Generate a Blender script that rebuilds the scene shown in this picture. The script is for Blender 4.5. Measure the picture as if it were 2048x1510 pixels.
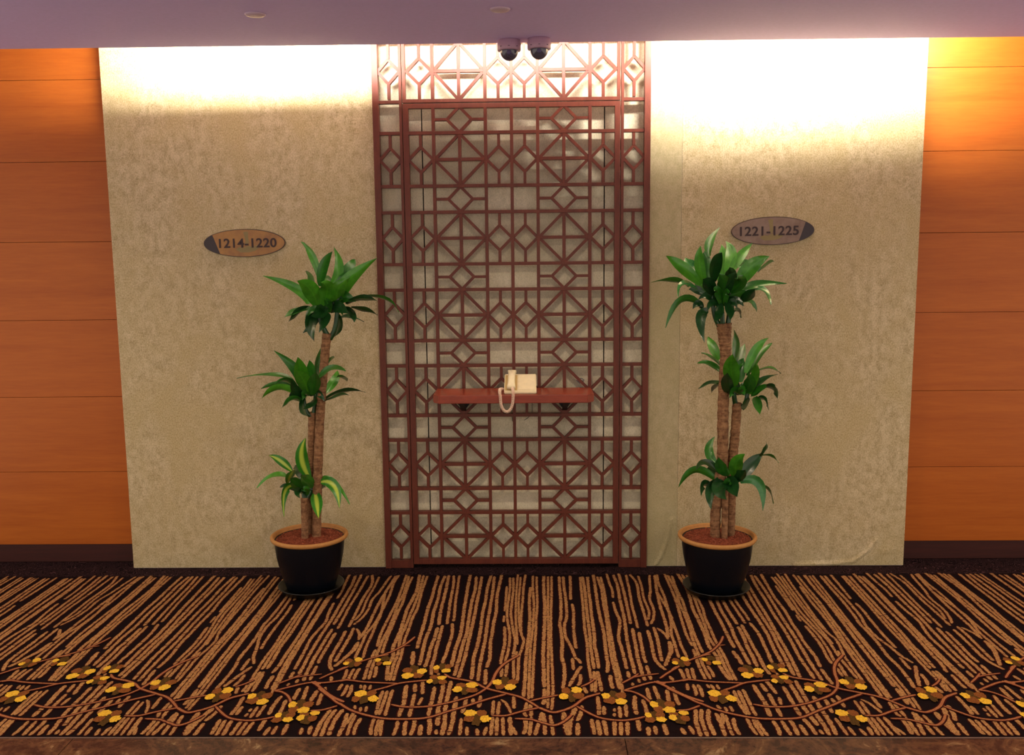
import bpy, bmesh, math, random
from mathutils import Vector, Matrix

for o in list(bpy.data.objects):
    bpy.data.objects.remove(o, do_unlink=True)
scene = bpy.context.scene
COL = scene.collection
PI = math.pi

# ------------------------------------------------------------------ camera
CAM_POS = Vector((0.0, -4.4195, 1.55))
PITCH, YAW, ROLL = 0.135397, 0.0198226, -0.0102813
cd = bpy.data.cameras.new('camera')
cam = bpy.data.objects.new('camera', cd); COL.objects.link(cam)
f = Vector((-math.sin(YAW)*math.cos(PITCH), math.cos(YAW)*math.cos(PITCH), -math.sin(PITCH)))
R = f.cross(Vector((0, 0, 1))).normalized(); U = R.cross(f)
R2 = math.cos(ROLL)*R + math.sin(ROLL)*U; U2 = -math.sin(ROLL)*R + math.cos(ROLL)*U
cam.matrix_world = Matrix(((R2.x, U2.x, -f.x, CAM_POS.x), (R2.y, U2.y, -f.y, CAM_POS.y), (R2.z, U2.z, -f.z, CAM_POS.z), (0, 0, 0, 1)))
cd.sensor_fit = 'HORIZONTAL'; cd.sensor_width = 36.0; cd.lens = 36.0*1850/2048
cd.clip_start = 0.05; cd.clip_end = 60
scene.camera = cam

# ------------------------------------------------------------------ world, light, exposure
scene.view_settings.view_transform = 'Standard'
scene.view_settings.look = 'None'
scene.view_settings.gamma = 1.0
scene.view_settings.use_curve_mapping = False
scene.view_settings.exposure = 0.36

def lin(c):
    c = c/255.0
    return c/12.92 if c <= 0.04045 else ((c+0.055)/1.055)**2.4
def rgb(r, g, b): return (lin(r), lin(g), lin(b), 1.0)

w = bpy.data.worlds.new('corridor_air'); scene.world = w; w.use_nodes = True
w.node_tree.nodes['Background'].inputs[0].default_value = (1.0, 0.87, 0.73, 1)
w.node_tree.nodes['Background'].inputs[1].default_value = 0.80

def area(name, loc, rot, sx, sy, power, col, spread=PI):
    L = bpy.data.lights.new(name, 'AREA'); L.shape = 'RECTANGLE'; L.size = sx; L.size_y = sy
    L.energy = power; L.color = col; L.spread = spread
    o = bpy.data.objects.new(name, L); o.location = loc; o.rotation_euler = rot; COL.objects.link(o); return o
# strip lamps lying in the cove above the ceiling edge, shining towards the wall
COOL = (1.0, 0.94, 0.84)
area('cove_strip_light', (-1.20, -0.44, 2.520), (math.radians(96), 0, 0), 1.10, 0.05, 34, COOL)
area('cove_strip_light', (-0.05, -0.42, 2.522), (math.radians(94), 0, 0), 0.75, 0.05, 15, COOL)
area('cove_strip_light', (1.30, -0.365, 2.540), (math.radians(92), 0, 0), 1.35, 0.06, 58, COOL)
# recessed warm downlights of the corridor behind the camera's view
WARM = (1.0, 0.80, 0.58)
for x in (-2.4, 0.0, 2.4):
    for y in (-1.5, -3.3):
        L = bpy.data.lights.new('downlight_lamp', 'SPOT'); L.energy = 60 if y > -2 else 26; L.color = WARM
        L.spot_size = math.radians(150); L.spot_blend = 1.0; L.shadow_soft_size = 0.12
        o = bpy.data.objects.new('downlight_lamp', L); o.location = (x, y, 2.40); COL.objects.link(o)

# ------------------------------------------------------------------ helpers
def mesh_obj(name, verts, faces, mat, parent=None, smooth=False, loc=None):
    me = bpy.data.meshes.new(name); me.from_pydata(verts, [], faces)
    return link(name, me, mat, parent, smooth, loc)
def link(name, me, mat, parent=None, smooth=False, loc=None):
    if mat is not None:
        for m in (mat if isinstance(mat, (list, tuple)) else [mat]): me.materials.append(m)
    if smooth:
        me.polygons.foreach_set('use_smooth', [True]*len(me.polygons))
    me.update()
    o = bpy.data.objects.new(name, me); COL.objects.link(o)
    if parent: o.parent = parent
    if loc: o.location = loc
    return o
def bm_obj(name, bm, mat, parent=None, smooth=False, recalc=True):
    if recalc: bmesh.ops.recalc_face_normals(bm, faces=bm.faces)
    me = bpy.data.meshes.new(name); bm.to_mesh(me); bm.free()
    return link(name, me, mat, parent, smooth)
def empty(name, loc=(0, 0, 0)):
    o = bpy.data.objects.new(name, None); o.location = loc; o.empty_display_size = 0.1; COL.objects.link(o); return o
def tag(o, label, cat, group=None):
    o['label'] = label; o['category'] = cat
    if group: o['group'] = group
    return o
def struct(o): o['kind'] = 'structure'; return o
def box(bm, x0, x1, y0, y1, z0, z1, bevel=0.0, mi=0):
    vs = [bm.verts.new(p) for p in ((x0,y0,z0),(x1,y0,z0),(x1,y1,z0),(x0,y1,z0),(x0,y0,z1),(x1,y0,z1),(x1,y1,z1),(x0,y1,z1))]
    fs = [bm.faces.new([vs[i] for i in q]) for q in ((0,3,2,1),(4,5,6,7),(0,1,5,4),(1,2,6,5),(2,3,7,6),(3,0,4,7))]
    for f_ in fs: f_.material_index = mi
    if bevel > 0:
        es = list({e for f_ in fs for e in f_.edges})
        bmesh.ops.bevel(bm, geom=es, offset=bevel, segments=2, affect='EDGES', profile=0.6)
def boxo(name, x0, x1, y0, y1, z0, z1, mat, parent=None, bevel=0.0):
    bm = bmesh.new(); box(bm, x0, x1, y0, y1, z0, z1, bevel)
    return bm_obj(name, bm, mat, parent)
def prism(bm, pts, y0, y1):
    # pts in (x,z), extruded between y0 (front) and y1
    a = [bm.verts.new((x, y0, z)) for x, z in pts]; b = [bm.verts.new((x, y1, z)) for x, z in pts]
    n = len(pts); bm.faces.new(a); bm.faces.new(b[::-1])
    for i in range(n): bm.faces.new((a[i], b[i], b[(i+1) % n], a[(i+1) % n]))
def lathe(bm, prof, n=48, center=(0, 0, 0), close=True, mi=0):
    rings = []
    for r, z in prof:
        if r < 1e-6: rings.append([bm.verts.new((center[0], center[1], center[2]+z))])
        else: rings.append([bm.verts.new((center[0]+r*math.cos(2*PI*k/n), center[1]+r*math.sin(2*PI*k/n), center[2]+z)) for k in range(n)])
    for A, B in zip(rings, rings[1:]):
        for k in range(n):
            k2 = (k+1) % n
            if len(A) == 1 and len(B) == 1: continue
            if len(A) == 1: fc = bm.faces.new((A[0], B[k2], B[k]))
            elif len(B) == 1: fc = bm.faces.new((A[k], A[k2], B[0]))
            else: fc = bm.faces.new((A[k], A[k2], B[k2], B[k]))
            fc.material_index = mi
def tube(bm, pts, rad, n=10, cap=True):
    pts = [Vector(p) for p in pts]; rings = []
    up = Vector((0.0, 0.0, 1.0)); prev = None
    for i, p in enumerate(pts):
        t = (pts[min(i+1, len(pts)-1)]-pts[max(i-1, 0)]).normalized()
        if prev is None:
            s = t.cross(up)
            if s.length < 1e-3: s = t.cross(Vector((0, 1, 0)))
            s.normalize()
        else:
            s = (prev - t*prev.dot(t)).normalized()
        prev = s; b = t.cross(s)
        r = rad[i] if isinstance(rad, (list, tuple)) else rad
        rings.append([bm.verts.new(p + s*r*math.cos(2*PI*k/n) + b*r*math.sin(2*PI*k/n)) for k in range(n)])
    for A, B in zip(rings, rings[1:]):
        for k in range(n): bm.faces.new((A[k], A[(k+1) % n], B[(k+1) % n], B[k]))
    if cap: bm.faces.new(rings[0][::-1]); bm.faces.new(rings[-1])
def catmull(P, m):
    P = [Vector(p) for p in P]; out = []
    Q = [P[0]*2-P[1]] + P + [P[-1]*2-P[-2]]
    for i in range(1, len(Q)-2):
        for j in range(m):
            t = j/m; a, b, c, d_ = Q[i-1], Q[i], Q[i+1], Q[i+2]
            out.append(0.5*((2*b)+(c-a)*t+(2*a-5*b+4*c-d_)*t*t+(3*b-a-3*c+d_)*t**3))
    out.append(P[-1]); return out

# ------------------------------------------------------------------ materials
class NT:
    def __init__(s, name):
        s.m = bpy.data.materials.new(name); s.m.use_nodes = True; s.t = s.m.node_tree; s.n = s.t.nodes
        s.b = s.n['Principled BSDF']; s.tc = s.n.new('ShaderNodeTexCoord')
    def node(s, k, **kw):
        x = s.n.new(k)
        for a, b in kw.items(): setattr(x, a, b)
        return x
    def l(s, a, b): s.t.links.new(a, b)
    def mapping(s, scale, space='Object', rot=(0, 0, 0)):
        mp = s.node('ShaderNodeMapping'); mp.inputs['Scale'].default_value = scale; mp.inputs['Rotation'].default_value = rot
        s.l(s.tc.outputs[space], mp.inputs[0]); return mp.outputs[0]
    def noise(s, vec, scale, detail=4, rough=0.55, dist=0.0):
        x = s.node('ShaderNodeTexNoise'); x.inputs['Scale'].default_value = scale; x.inputs['Detail'].default_value = detail
        x.inputs['Roughness'].default_value = rough; x.inputs['Distortion'].default_value = dist
        s.l(vec, x.inputs['Vector']); return x.outputs[0]
    def ramp(s, fac, stops):
        x = s.node('ShaderNodeValToRGB'); e = x.color_ramp.elements
        while len(e) < len(stops): e.new(0.5)
        for i, (p, c) in enumerate(stops): e[i].position = p; e[i].color = c
        s.l(fac, x.inputs[0]); return x.outputs[0]
    def mix(s, fac, a, b, mode='MIX'):
        x = s.node('ShaderNodeMix', data_type='RGBA', blend_type=mode)
        for sock, v in ((x.inputs[0], fac), (x.inputs[6], a), (x.inputs[7], b)):
            if isinstance(v, (float, tuple)): sock.default_value = v
            else: s.l(v, sock)
        return x.outputs[2]
    def color(s, c):
        if isinstance(c, tuple): s.b.inputs['Base Color'].default_value = c
        else: s.l(c, s.b.inputs['Base Color'])
    def bump(s, h_, strength=0.3, dist=0.01):
        x = s.node('ShaderNodeBump'); x.inputs['Strength'].default_value = strength; x.inputs['Distance'].default_value = dist
        s.l(h_, x.inputs['Height']); s.l(x.outputs[0], s.b.inputs['Normal'])
    def done(s, rough=0.5, spec=0.5, metal=0.0, coat=0.0):
        s.b.inputs['Roughness'].default_value = rough; s.b.inputs['Specular IOR Level'].default_value = spec
        s.b.inputs['Metallic'].default_value = metal; s.b.inputs['Coat Weight'].default_value = coat
        return s.m
def plain(name, c, rough=0.5, spec=0.5, metal=0.0, coat=0.0, var=0.0, vs=60):
    n = NT(name)
    if var:
        v = n.noise(n.tc.outputs['Object'], vs, 3)
        n.color(n.ramp(v, [(0.3, tuple(x*(1-var) for x in c[:3])+(1,)), (0.7, tuple(min(1, x*(1+var)) for x in c[:3])+(1,))]))
    else: n.color(c)
    return n.done(rough, spec, metal, coat)

def wallpaper(name, a, b, g):
    n = NT(name); v = n.mapping((1, 1, 0.7))
    n1 = n.noise(v, 3.2, 6, 0.65, 0.5); n2 = n.noise(v, 26, 7, 0.80, 0.15); n3 = n.noise(n.mapping((1, 1, 0.6)), 220, 3, 0.6)
    c = n.ramp(n2, [(0.40, b), (0.58, a)])
    c = n.mix(n.ramp(n1, [(0.42, (0, 0, 0, 1)), (0.66, (1, 1, 1, 1))]), c, g)
    c2 = n.mix(0.5, c, n.ramp(n3, [(0.35, b), (0.6, a)]))
    n.color(c2); n.bump(n2, 0.12, 0.004)
    return n.done(0.62, 0.25)
M = {}
M['wallpaper'] = wallpaper('cream_wallpaper', rgb(216, 199, 162), rgb(152, 133, 90), rgb(182, 162, 110))
M['wallpaper_green'] = wallpaper('greenish_wallpaper', rgb(196, 182, 144), rgb(164, 152, 112), rgb(170, 160, 112))
M['wallpaper_panel'] = wallpaper('grey_cream_wallpaper', rgb(250, 240, 212), rgb(206, 196, 164), rgb(226, 216, 180))

def wood(name, a, b, scale, rough, coat=0.0, spec=0.5, s2=9):
    n = NT(name); v = n.mapping(scale)
    g1 = n.noise(v, s2, 6, 0.62, 0.6); g2 = n.noise(v, s2*7, 3, 0.6)
    c = n.ramp(g1, [(0.3, b), (0.68, a)]); c = n.mix(0.30, c, n.ramp(g2, [(0.35, b), (0.65, a)]))
    n.color(c); n.bump(g2, 0.05, 0.002)
    return n.done(rough, spec, 0, coat)
M['veneer'] = wood('orange_veneer', rgb(186, 100, 30), rgb(166, 82, 20), (0.35, 1, 5), 0.42, 0.0, 0.35, 4)
M['skirting'] = wood('dark_skirting', rgb(70, 26, 20), rgb(50, 18, 14), (0.3, 1, 5), 0.45)
M['lattice'] = wood('red_brown_lattice', rgb(112, 52, 34), rgb(86, 36, 25), (4, 4, 1), 0.45, 0, 0.4)
M['shelf'] = wood('red_brown_shelf', rgb(154, 62, 34), rgb(122, 44, 24), (1, 4, 4), 0.33, 0.15)
M['ceiling'] = plain('purple_cast_ceiling', rgb(212, 192, 246), 0.8, 0.1, var=0.03)  # white ceiling; purple cast of the mixed light put into its colour
M['cove'] = plain('cove_white_paint', rgb(225, 215, 205), 0.8, 0.1)
M['dark'] = plain('dark_gap', rgb(14, 10, 9), 0.9, 0.1)

n = NT('dark_carpet_base')
v = n.tc.outputs['Object']
cn = n.noise(v, 9.0, 1.5, 0.5, 2.2)
m1 = n.node('ShaderNodeMath', operation='MULTIPLY'); m1.inputs[1].default_value = 17.0; n.l(cn, m1.inputs[0])
m2 = n.node('ShaderNodeMath', operation='FRACT'); n.l(m1.outputs[0], m2.inputs[0])
line = n.ramp(m2.outputs[0], [(0.36, (0, 0, 0, 1)), (0.47, (1, 1, 1, 1)), (0.53, (1, 1, 1, 1)), (0.64, (0, 0, 0, 1))])
sx = n.node('ShaderNodeSeparateXYZ'); n.l(v, sx.inputs[0])
bd = n.node('ShaderNodeMath', operation='GREATER_THAN'); bd.inputs[1].default_value = -0.118; n.l(sx.outputs[1], bd.inputs[0])
mm = n.node('ShaderNodeMath', operation='MULTIPLY'); n.l(line, mm.inputs[0]); n.l(bd.outputs[0], mm.inputs[1])
fz = n.noise(v, 900, 2, 0.6)
base = n.ramp(fz, [(0.35, rgb(14, 8, 10)), (0.7, rgb(30, 17, 18))])
n.color(n.mix(mm.outputs[0], base, rgb(84, 58, 60)))
n.bump(fz, 0.5, 0.003)
M['carpet'] = n.done(0.95, 0.05)
def pile(name, a, b, c3):
    n = NT(name); v = n.tc.outputs['Object']
    f1 = n.noise(v, 230, 3, 0.75); f2 = n.noise(v, 30, 2, 0.6)
    c = n.ramp(f1, [(0.32, b), (0.62, a)]); c = n.mix(n.ramp(f2, [(0.45, (0, 0, 0, 1)), (0.75, (0.6, 0.6, 0.6, 1))]), c, c3)
    n.color(c); n.bump(f1, 0.6, 0.003)
    return n.done(0.95, 0.05)
M['tan'] = pile('tan_carpet_pile', rgb(190, 142, 88), rgb(80, 46, 28), rgb(142, 90, 60))
M['branch'] = pile('brown_branch_pile', rgb(176, 116, 74), rgb(110, 58, 36), rgb(150, 84, 60))
M['maroon'] = pile('maroon_carpet_pile', rgb(62, 18, 14), rgb(38, 10, 9), rgb(50, 14, 12))
M['petal_Y'] = pile('yellow_petal_pile', rgb(236, 190, 62), rgb(176, 130, 30), rgb(214, 170, 60))
M['petal_B'] = pile('brown_petal_pile', rgb(140, 84, 40), rgb(92, 50, 26), rgb(112, 66, 34))
M['petal_D'] = pile('olive_petal_pile', rgb(92, 66, 30), rgb(54, 36, 18), rgb(74, 52, 24))

n = NT('brown_marble')
v = n.tc.outputs['Object']
a1 = n.noise(v, 7, 8, 0.7, 1.2); a2 = n.noise(v, 34, 6, 0.7, 0.6)
c = n.ramp(a1, [(0.38, rgb(26, 15, 18)), (0.49, rgb(70, 42, 34)), (0.58, rgb(104, 72, 48)), (0.68, rgb(186, 156, 116))])
c = n.mix(0.4, c, n.ramp(a2, [(0.35, rgb(34, 20, 20)), (0.7, rgb(116, 80, 56))]))
n.color(c); M['marble'] = n.done(0.25, 0.4)
M['trim'] = plain('grey_metal_trim', rgb(150, 130, 120), 0.4, 0.5, 0.6)

STRIPES = '''15 -772,-123 -754,-242 -763,-416 -764,-576 -766,-745
13 -735,-150 -736,-281 -743,-428 -740,-543 -741,-598 -755,-673
14 -680,-137 -689,-204 -703,-344 -719,-440 -717,-554 -729,-652 -750,-720
16 -656,-138 -668,-281 -678,-416 -684,-543 -688,-745 -699,-863
14 -643,-131 -652,-230 -649,-405 -656,-588 -664,-715 -680,-815 -681,-919 -685,-1044
14 -674,-356 -654,-599 -656,-715 -656,-835 -658,-938 -653,-1045
15 -730,-760 -708,-815 -700,-877
17 -698,-891 -708,-983 -730,-1044
14 -606,-124 -604,-282 -605,-464 -611,-599 -618,-746 -620,-835 -615,-938
14 -592,-138 -587,-369 -595,-476 -593,-610 -597,-776 -603,-892 -606,-1019
14 -574,-152 -579,-295 -577,-476 -582,-599 -584,-726 -588,-835 -586,-1001
14 -617,-965 -616,-1036
17 -542,-125 -532,-308 -538,-441 -546,-544 -545,-653 -544,-776 -547,-873 -550,-948 -537,-1049
14 -522,-139 -518,-308 -519,-453 -525,-610 -528,-746 -534,-854 -526,-966 -522,-1049
13 -503,-139 -506,-295 -505,-418 -503,-545 -511,-653 -512,-777 -514,-883 -507,-1049
17 -451,-140 -453,-283 -452,-418 -456,-545 -454,-716 -455,-845 -454,-957
18 -465,-993 -462,-1050
17 -418,-140 -426,-271 -423,-442 -427,-578 -423,-737 -430,-855 -429,-1002 -430,-1050
17 -399,-140 -397,-296 -397,-442 -397,-579 -391,-727
18 -393,-747 -395,-855 -401,-948 -401,-1050
16 -375,-727 -376,-846 -378,-948 -377,-1050
15 -375,-140 -367,-271 -365,-454 -361,-579 -357,-717
14 -349,-140 -344,-334 -341,-478 -333,-633 -333,-686
16 -336,-707 -327,-817 -332,-939 -336,-1020 -339,-1050
17 -296,-127 -298,-272 -297,-419 -297,-546 -293,-697 -293,-836 -301,-940 -304,-1050
16 -266,-155 -262,-310 -268,-466 -269,-655 -268,-798 -276,-912 -281,-1050
16 -240,-155 -241,-323 -245,-490 -246,-612 -252,-798 -256,-921 -262,-1050
16 -196,-142 -206,-298 -207,-455 -213,-602 -213,-778 -217,-912 -225,-1050
16 -179,-156 -179,-336 -183,-513 -187,-676 -189,-856 -193,-967 -196,-1051
15 -145,-129 -152,-273 -158,-420 -155,-580 -162,-718 -163,-808 -167,-903 -163,-1051
13 -116,-274 -117,-491 -119,-580
12 -120,-624 -120,-698
14 -115,-739 -110,-857 -111,-949 -118,-1051
12 -104,-170 -101,-311 -106,-491 -107,-635 -96,-759 -90,-857 -95,-994 -99,-1051
12 -88,-170 -85,-312 -89,-491 -91,-602 -80,-759 -70,-857 -69,-950 -80,-990
12 -67,-130 -70,-312 -71,-491 -69,-656 -63,-809 -59,-922
12 -53,-157 -56,-312 -59,-468 -57,-603 -51,-759 -47,-809
12 -30,-130 -38,-287 -41,-457 -46,-635 -45,-809 -34,-876 -42,-968 -52,-1051
13 -60,-994 -65,-1051
15 -6,-287 -11,-457 -9,-635 -13,-799 -19,-932 -24,-1051
13 6,-144 5,-312 9,-492 6,-657 1,-799 -7,-932 -9,-1051
13 24,-158 23,-312 24,-492 18,-657 15,-799 10,-932 6,-1051
17 58,-144 55,-313 57,-480 54,-657 47,-857 42,-1051
13 78,-158 74,-374 69,-603 67,-809 62,-1051
12 95,-158 90,-374 82,-604 76,-857 73,-1052
15 132,-159 129,-313 129,-469 123,-636 116,-720 119,-800 120,-905 113,-1052
14 151,-159 150,-314 152,-470 148,-636 136,-720 134,-790 137,-858 153,-942 174,-1052
15 184,-146 180,-289 173,-447
15 178,-493 180,-582 175,-689 171,-800 171,-896 173,-960
13 232,-160 228,-314 225,-493 220,-658 217,-781 218,-914 212,-1052
15 244,-160 244,-314 240,-493 236,-658 235,-810 231,-933 228,-1052
15 267,-160 262,-315 259,-493 255,-626 254,-761 250,-877 246,-933 247,-1052
16 297,-133 294,-315 290,-494 290,-658 293,-781 290,-915 284,-1052
14 314,-160 321,-315 316,-494 315,-659 310,-810 306,-951 303,-1052
14 330,-160 332,-315 328,-494 323,-659 321,-781 319,-933 316,-1052
14 362,-120 364,-227 369,-328 365,-425
15 361,-471 363,-584 370,-690 355,-801 348,-878 351,-960 350,-1053
16 393,-134 399,-253 396,-377 393,-494 392,-638 385,-781 380,-906 378,-996 376,-1053
16 420,-121 421,-253 420,-401 417,-551 412,-721
17 415,-762 410,-878 407,-979 402,-1053
14 454,-135 450,-279 445,-413 440,-518 439,-659 437,-762
16 437,-801 433,-915 426,-1053
16 475,-782 474,-897 467,-1053
16 503,-752 503,-860 493,-1053
18 548,-897 545,-970 517,-1053
16 -697,-1137 -693,-1178 -693,-1221
15 -670,-1133 -674,-1178 -674,-1225
15 -649,-1129 -654,-1170 -655,-1225
15 -690,-1256 -695,-1308
15 -669,-1263 -669,-1316 -675,-1352
16 -653,-1264 -649,-1309 -652,-1360
15 -622,-1028 -621,-1129 -617,-1225
15 -603,-1079 -603,-1146 -599,-1225
15 -589,-1113 -582,-1178 -584,-1210
14 -621,-1264 -615,-1294
14 -606,-1264 -601,-1305
14 -585,-1264 -584,-1301
18 -539,-1019 -545,-1105 -539,-1170 -531,-1233
15 -524,-1019 -526,-1096 -521,-1233
15 -509,-1019 -510,-1105 -508,-1233
15 -534,-1309 -535,-1388 -529,-1484
15 -518,-1309 -518,-1388 -519,-1444 -519,-1484
15 -500,-1301 -500,-1395 -499,-1491
15 -533,-1504 -532,-1568 -525,-1618
15 -515,-1510 -513,-1574 -508,-1624
15 -505,-1510 -498,-1587 -492,-1624
18 -461,-1020 -456,-1105
17 -427,-1020 -427,-1105
17 -401,-1020 -405,-1122
17 -376,-1020 -380,-1113 -374,-1186
16 -338,-1020 -341,-1089
14 -348,-1171 -346,-1194
18 -304,-1020 -305,-1122
18 -278,-1020 -284,-1105 -288,-1195
17 -257,-1020 -265,-1122 -271,-1210
19 -454,-1264 -452,-1331 -446,-1402 -451,-1451 -451,-1497
18 -425,-1256 -419,-1320
17 -417,-1331 -417,-1402 -415,-1497
17 -401,-1233 -389,-1338
15 -388,-1360 -395,-1416
17 -352,-1279 -351,-1353 -352,-1423 -351,-1497
18 -322,-1257 -321,-1346 -323,-1430 -321,-1471 -314,-1556
18 -296,-1234 -298,-1331 -299,-1437 -293,-1536 -294,-1618
18 -267,-1353 -268,-1464 -267,-1536 -273,-1618
16 -234,-1360 -234,-1403 -239,-1471
15 -208,-1367 -207,-1403
16 -183,-1346 -185,-1437
16 -451,-1523 -448,-1568 -452,-1618
17 -423,-1523 -417,-1618
17 -395,-1510 -392,-1562 -395,-1618
18 -370,-1549 -366,-1618
18 -347,-1504 -339,-1562 -336,-1618
15 -316,-1581 -313,-1612
14 -240,-1504 -238,-1562 -237,-1618
15 -217,-1562 -213,-1618
15 -184,-1574 -178,-1618
16 -152,-1562 -158,-1618
17 -225,-1020 -224,-1122 -223,-1226
17 -196,-1021 -198,-1122 -199,-1234
18 -164,-1021 -172,-1126
17 -174,-1139 -173,-1195 -171,-1265
16 -119,-1021 -120,-1098
14 -100,-1021 -104,-1081
15 -114,-1131 -115,-1203
15 -94,-1089 -99,-1203
15 -67,-1064 -68,-1219
15 -52,-1021 -53,-1131 -55,-1242
16 -66,-1353 -64,-1444
16 -24,-1021 -26,-1139 -29,-1257 -32,-1361
13 -9,-1021 -11,-1139 -14,-1375
13 6,-1021 2,-1180 -3,-1368
15 -21,-1396 -24,-1444 -28,-1471 -21,-1498
15 -8,-1410 -5,-1498
14 -135,-1382 -136,-1484
14 -116,-1389 -118,-1484
13 -110,-1375 -92,-1403 -78,-1451 -74,-1471
15 -134,-1498 -136,-1618
15 -119,-1498 -118,-1618
14 -101,-1498 -95,-1618
17 -77,-1498 -74,-1562 -71,-1618
15 -69,-1562 -52,-1618
17 -23,-1504 -24,-1568 -30,-1612
15 -5,-1498 -8,-1562 -11,-1618
15 18,-1537 8,-1618
14 -599,-1484 -604,-1562 -603,-1618
16 -577,-1504 -585,-1562 -580,-1618
14 -615,-1416 -607,-1444
14 -591,-1430 -589,-1464
14 -572,-1423 -569,-1464
18 42,-1022 42,-1180 42,-1284
18 42,-1295 42,-1354 36,-1417
13 61,-1022 58,-1180 56,-1332 51,-1438
13 76,-1022 74,-1180 72,-1332 64,-1451
17 114,-1022 120,-1115 116,-1219 108,-1295
16 157,-1022 174,-1056 185,-1095
15 154,-1056 153,-1148
17 184,-1115 156,-1196 131,-1280
16 177,-1180 174,-1235 163,-1273
14 214,-1022 213,-1140 214,-1243 209,-1318
16 232,-1022 230,-1140
16 229,-1156 227,-1258 222,-1325
17 251,-1022 247,-1136
17 241,-1156 244,-1243 245,-1318
17 287,-1022 286,-1099 276,-1172
17 286,-1188 284,-1250 287,-1296
15 306,-1023 306,-1124 308,-1220 310,-1303
15 319,-1023 319,-1140 321,-1228 318,-1332
16 353,-1023 352,-1140
16 354,-1157 353,-1212
17 379,-1023 379,-1124 378,-1181
17 405,-1023 405,-1116 405,-1181 409,-1235
16 430,-1023 430,-1091
16 430,-1108 430,-1181 431,-1228
17 469,-1023 477,-1100 496,-1149
16 493,-1023 492,-1075
19 533,-1023 509,-1083 497,-1116
16 503,-1197 511,-1236
15 361,-1251 359,-1273
15 386,-1220 386,-1251
17 409,-1288 408,-1354 412,-1376
16 434,-1274 438,-1333 441,-1383
18 477,-1303 471,-1390
17 501,-1281 500,-1354 502,-1418
18 359,-1347 350,-1417 350,-1485
16 383,-1376 386,-1445 385,-1485
16 183,-1280 191,-1332
17 227,-1354 227,-1424 222,-1485
16 244,-1424 240,-1485
15 279,-1438 278,-1461
15 276,-1471 274,-1498
15 297,-1424 294,-1504
15 320,-1410 314,-1498
16 31,-1465 27,-1504 6,-1618
16 35,-1471 39,-1537 39,-1618
15 58,-1485 64,-1568 66,-1618
22 105,-1465 107,-1537 113,-1618
22 148,-1431 124,-1524 115,-1618
17 169,-1417 162,-1478 147,-1524
18 149,-1537 145,-1618
17 196,-1511 199,-1612
17 215,-1517 217,-1618
17 236,-1517 239,-1618
17 271,-1524 264,-1618
16 292,-1530 285,-1618
17 314,-1530 305,-1618
17 349,-1511 347,-1593
17 378,-1562 373,-1618
16 400,-1556 398,-1612
17 432,-1543 432,-1618
16 485,-1568 491,-1612
16 513,-1556 519,-1612
17 555,-1445 541,-1524 539,-1624
17 573,-1445 560,-1524 561,-1624
18 597,-1445 583,-1524 584,-1618
17 616,-1472 620,-1550 617,-1630
15 641,-1452 626,-1550'''
BRANCHES = '''8 -702,-1240 -675,-1229 -612,-1244 -539,-1252 -485,-1256
9 -572,-1312 -533,-1290 -485,-1256 -434,-1241 -382,-1230
9 -490,-1413 -444,-1430 -377,-1430 -311,-1410 -246,-1375 -197,-1339 -165,-1295
11 -165,-1295 -146,-1242 -134,-1171 -107,-1098 -52,-1021
10 -326,-1179 -301,-1210 -239,-1234 -202,-1257 -165,-1295 -94,-1332 -42,-1361 -4,-1403 22,-1437
11 19,-1434 64,-1468 100,-1458 142,-1424 182,-1368 239,-1332
10 -672,-1402 -625,-1450 -569,-1484 -499,-1510 -416,-1514 -352,-1504 -290,-1464 -226,-1423 -161,-1378 -94,-1339
9 -9,-1389 35,-1368 90,-1346
9 -139,-1491 -90,-1491 -41,-1464 22,-1437
9 -60,-1511 -8,-1517 21,-1533
10 18,-1530 39,-1543 71,-1556 104,-1530 132,-1485
9 151,-1427 176,-1458 213,-1498 251,-1517 299,-1524 342,-1514 376,-1498
8 173,-1284 202,-1258 226,-1227
9 323,-1314 375,-1281 432,-1251 484,-1251 540,-1236 574,-1220
8 322,-1258 366,-1212 391,-1181
7 366,-1212 403,-1197 466,-1181
9 464,-1220 495,-1181 538,-1133 591,-1075 647,-1033 688,-1015
9 -603,-1036 -553,-992 -527,-957 -496,-902 -475,-845
6 -514,-939 -484,-930
9 -728,-1149 -704,-1121
12 440,-1243 465,-1266 494,-1303 537,-1354 591,-1397
9 323,-1314 353,-1322 384,-1354 408,-1404
9 478,-1296 536,-1362 564,-1397 587,-1418
9 487,-1458 528,-1452 572,-1424
16 451,-1239 462,-1259 480,-1259'''
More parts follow.
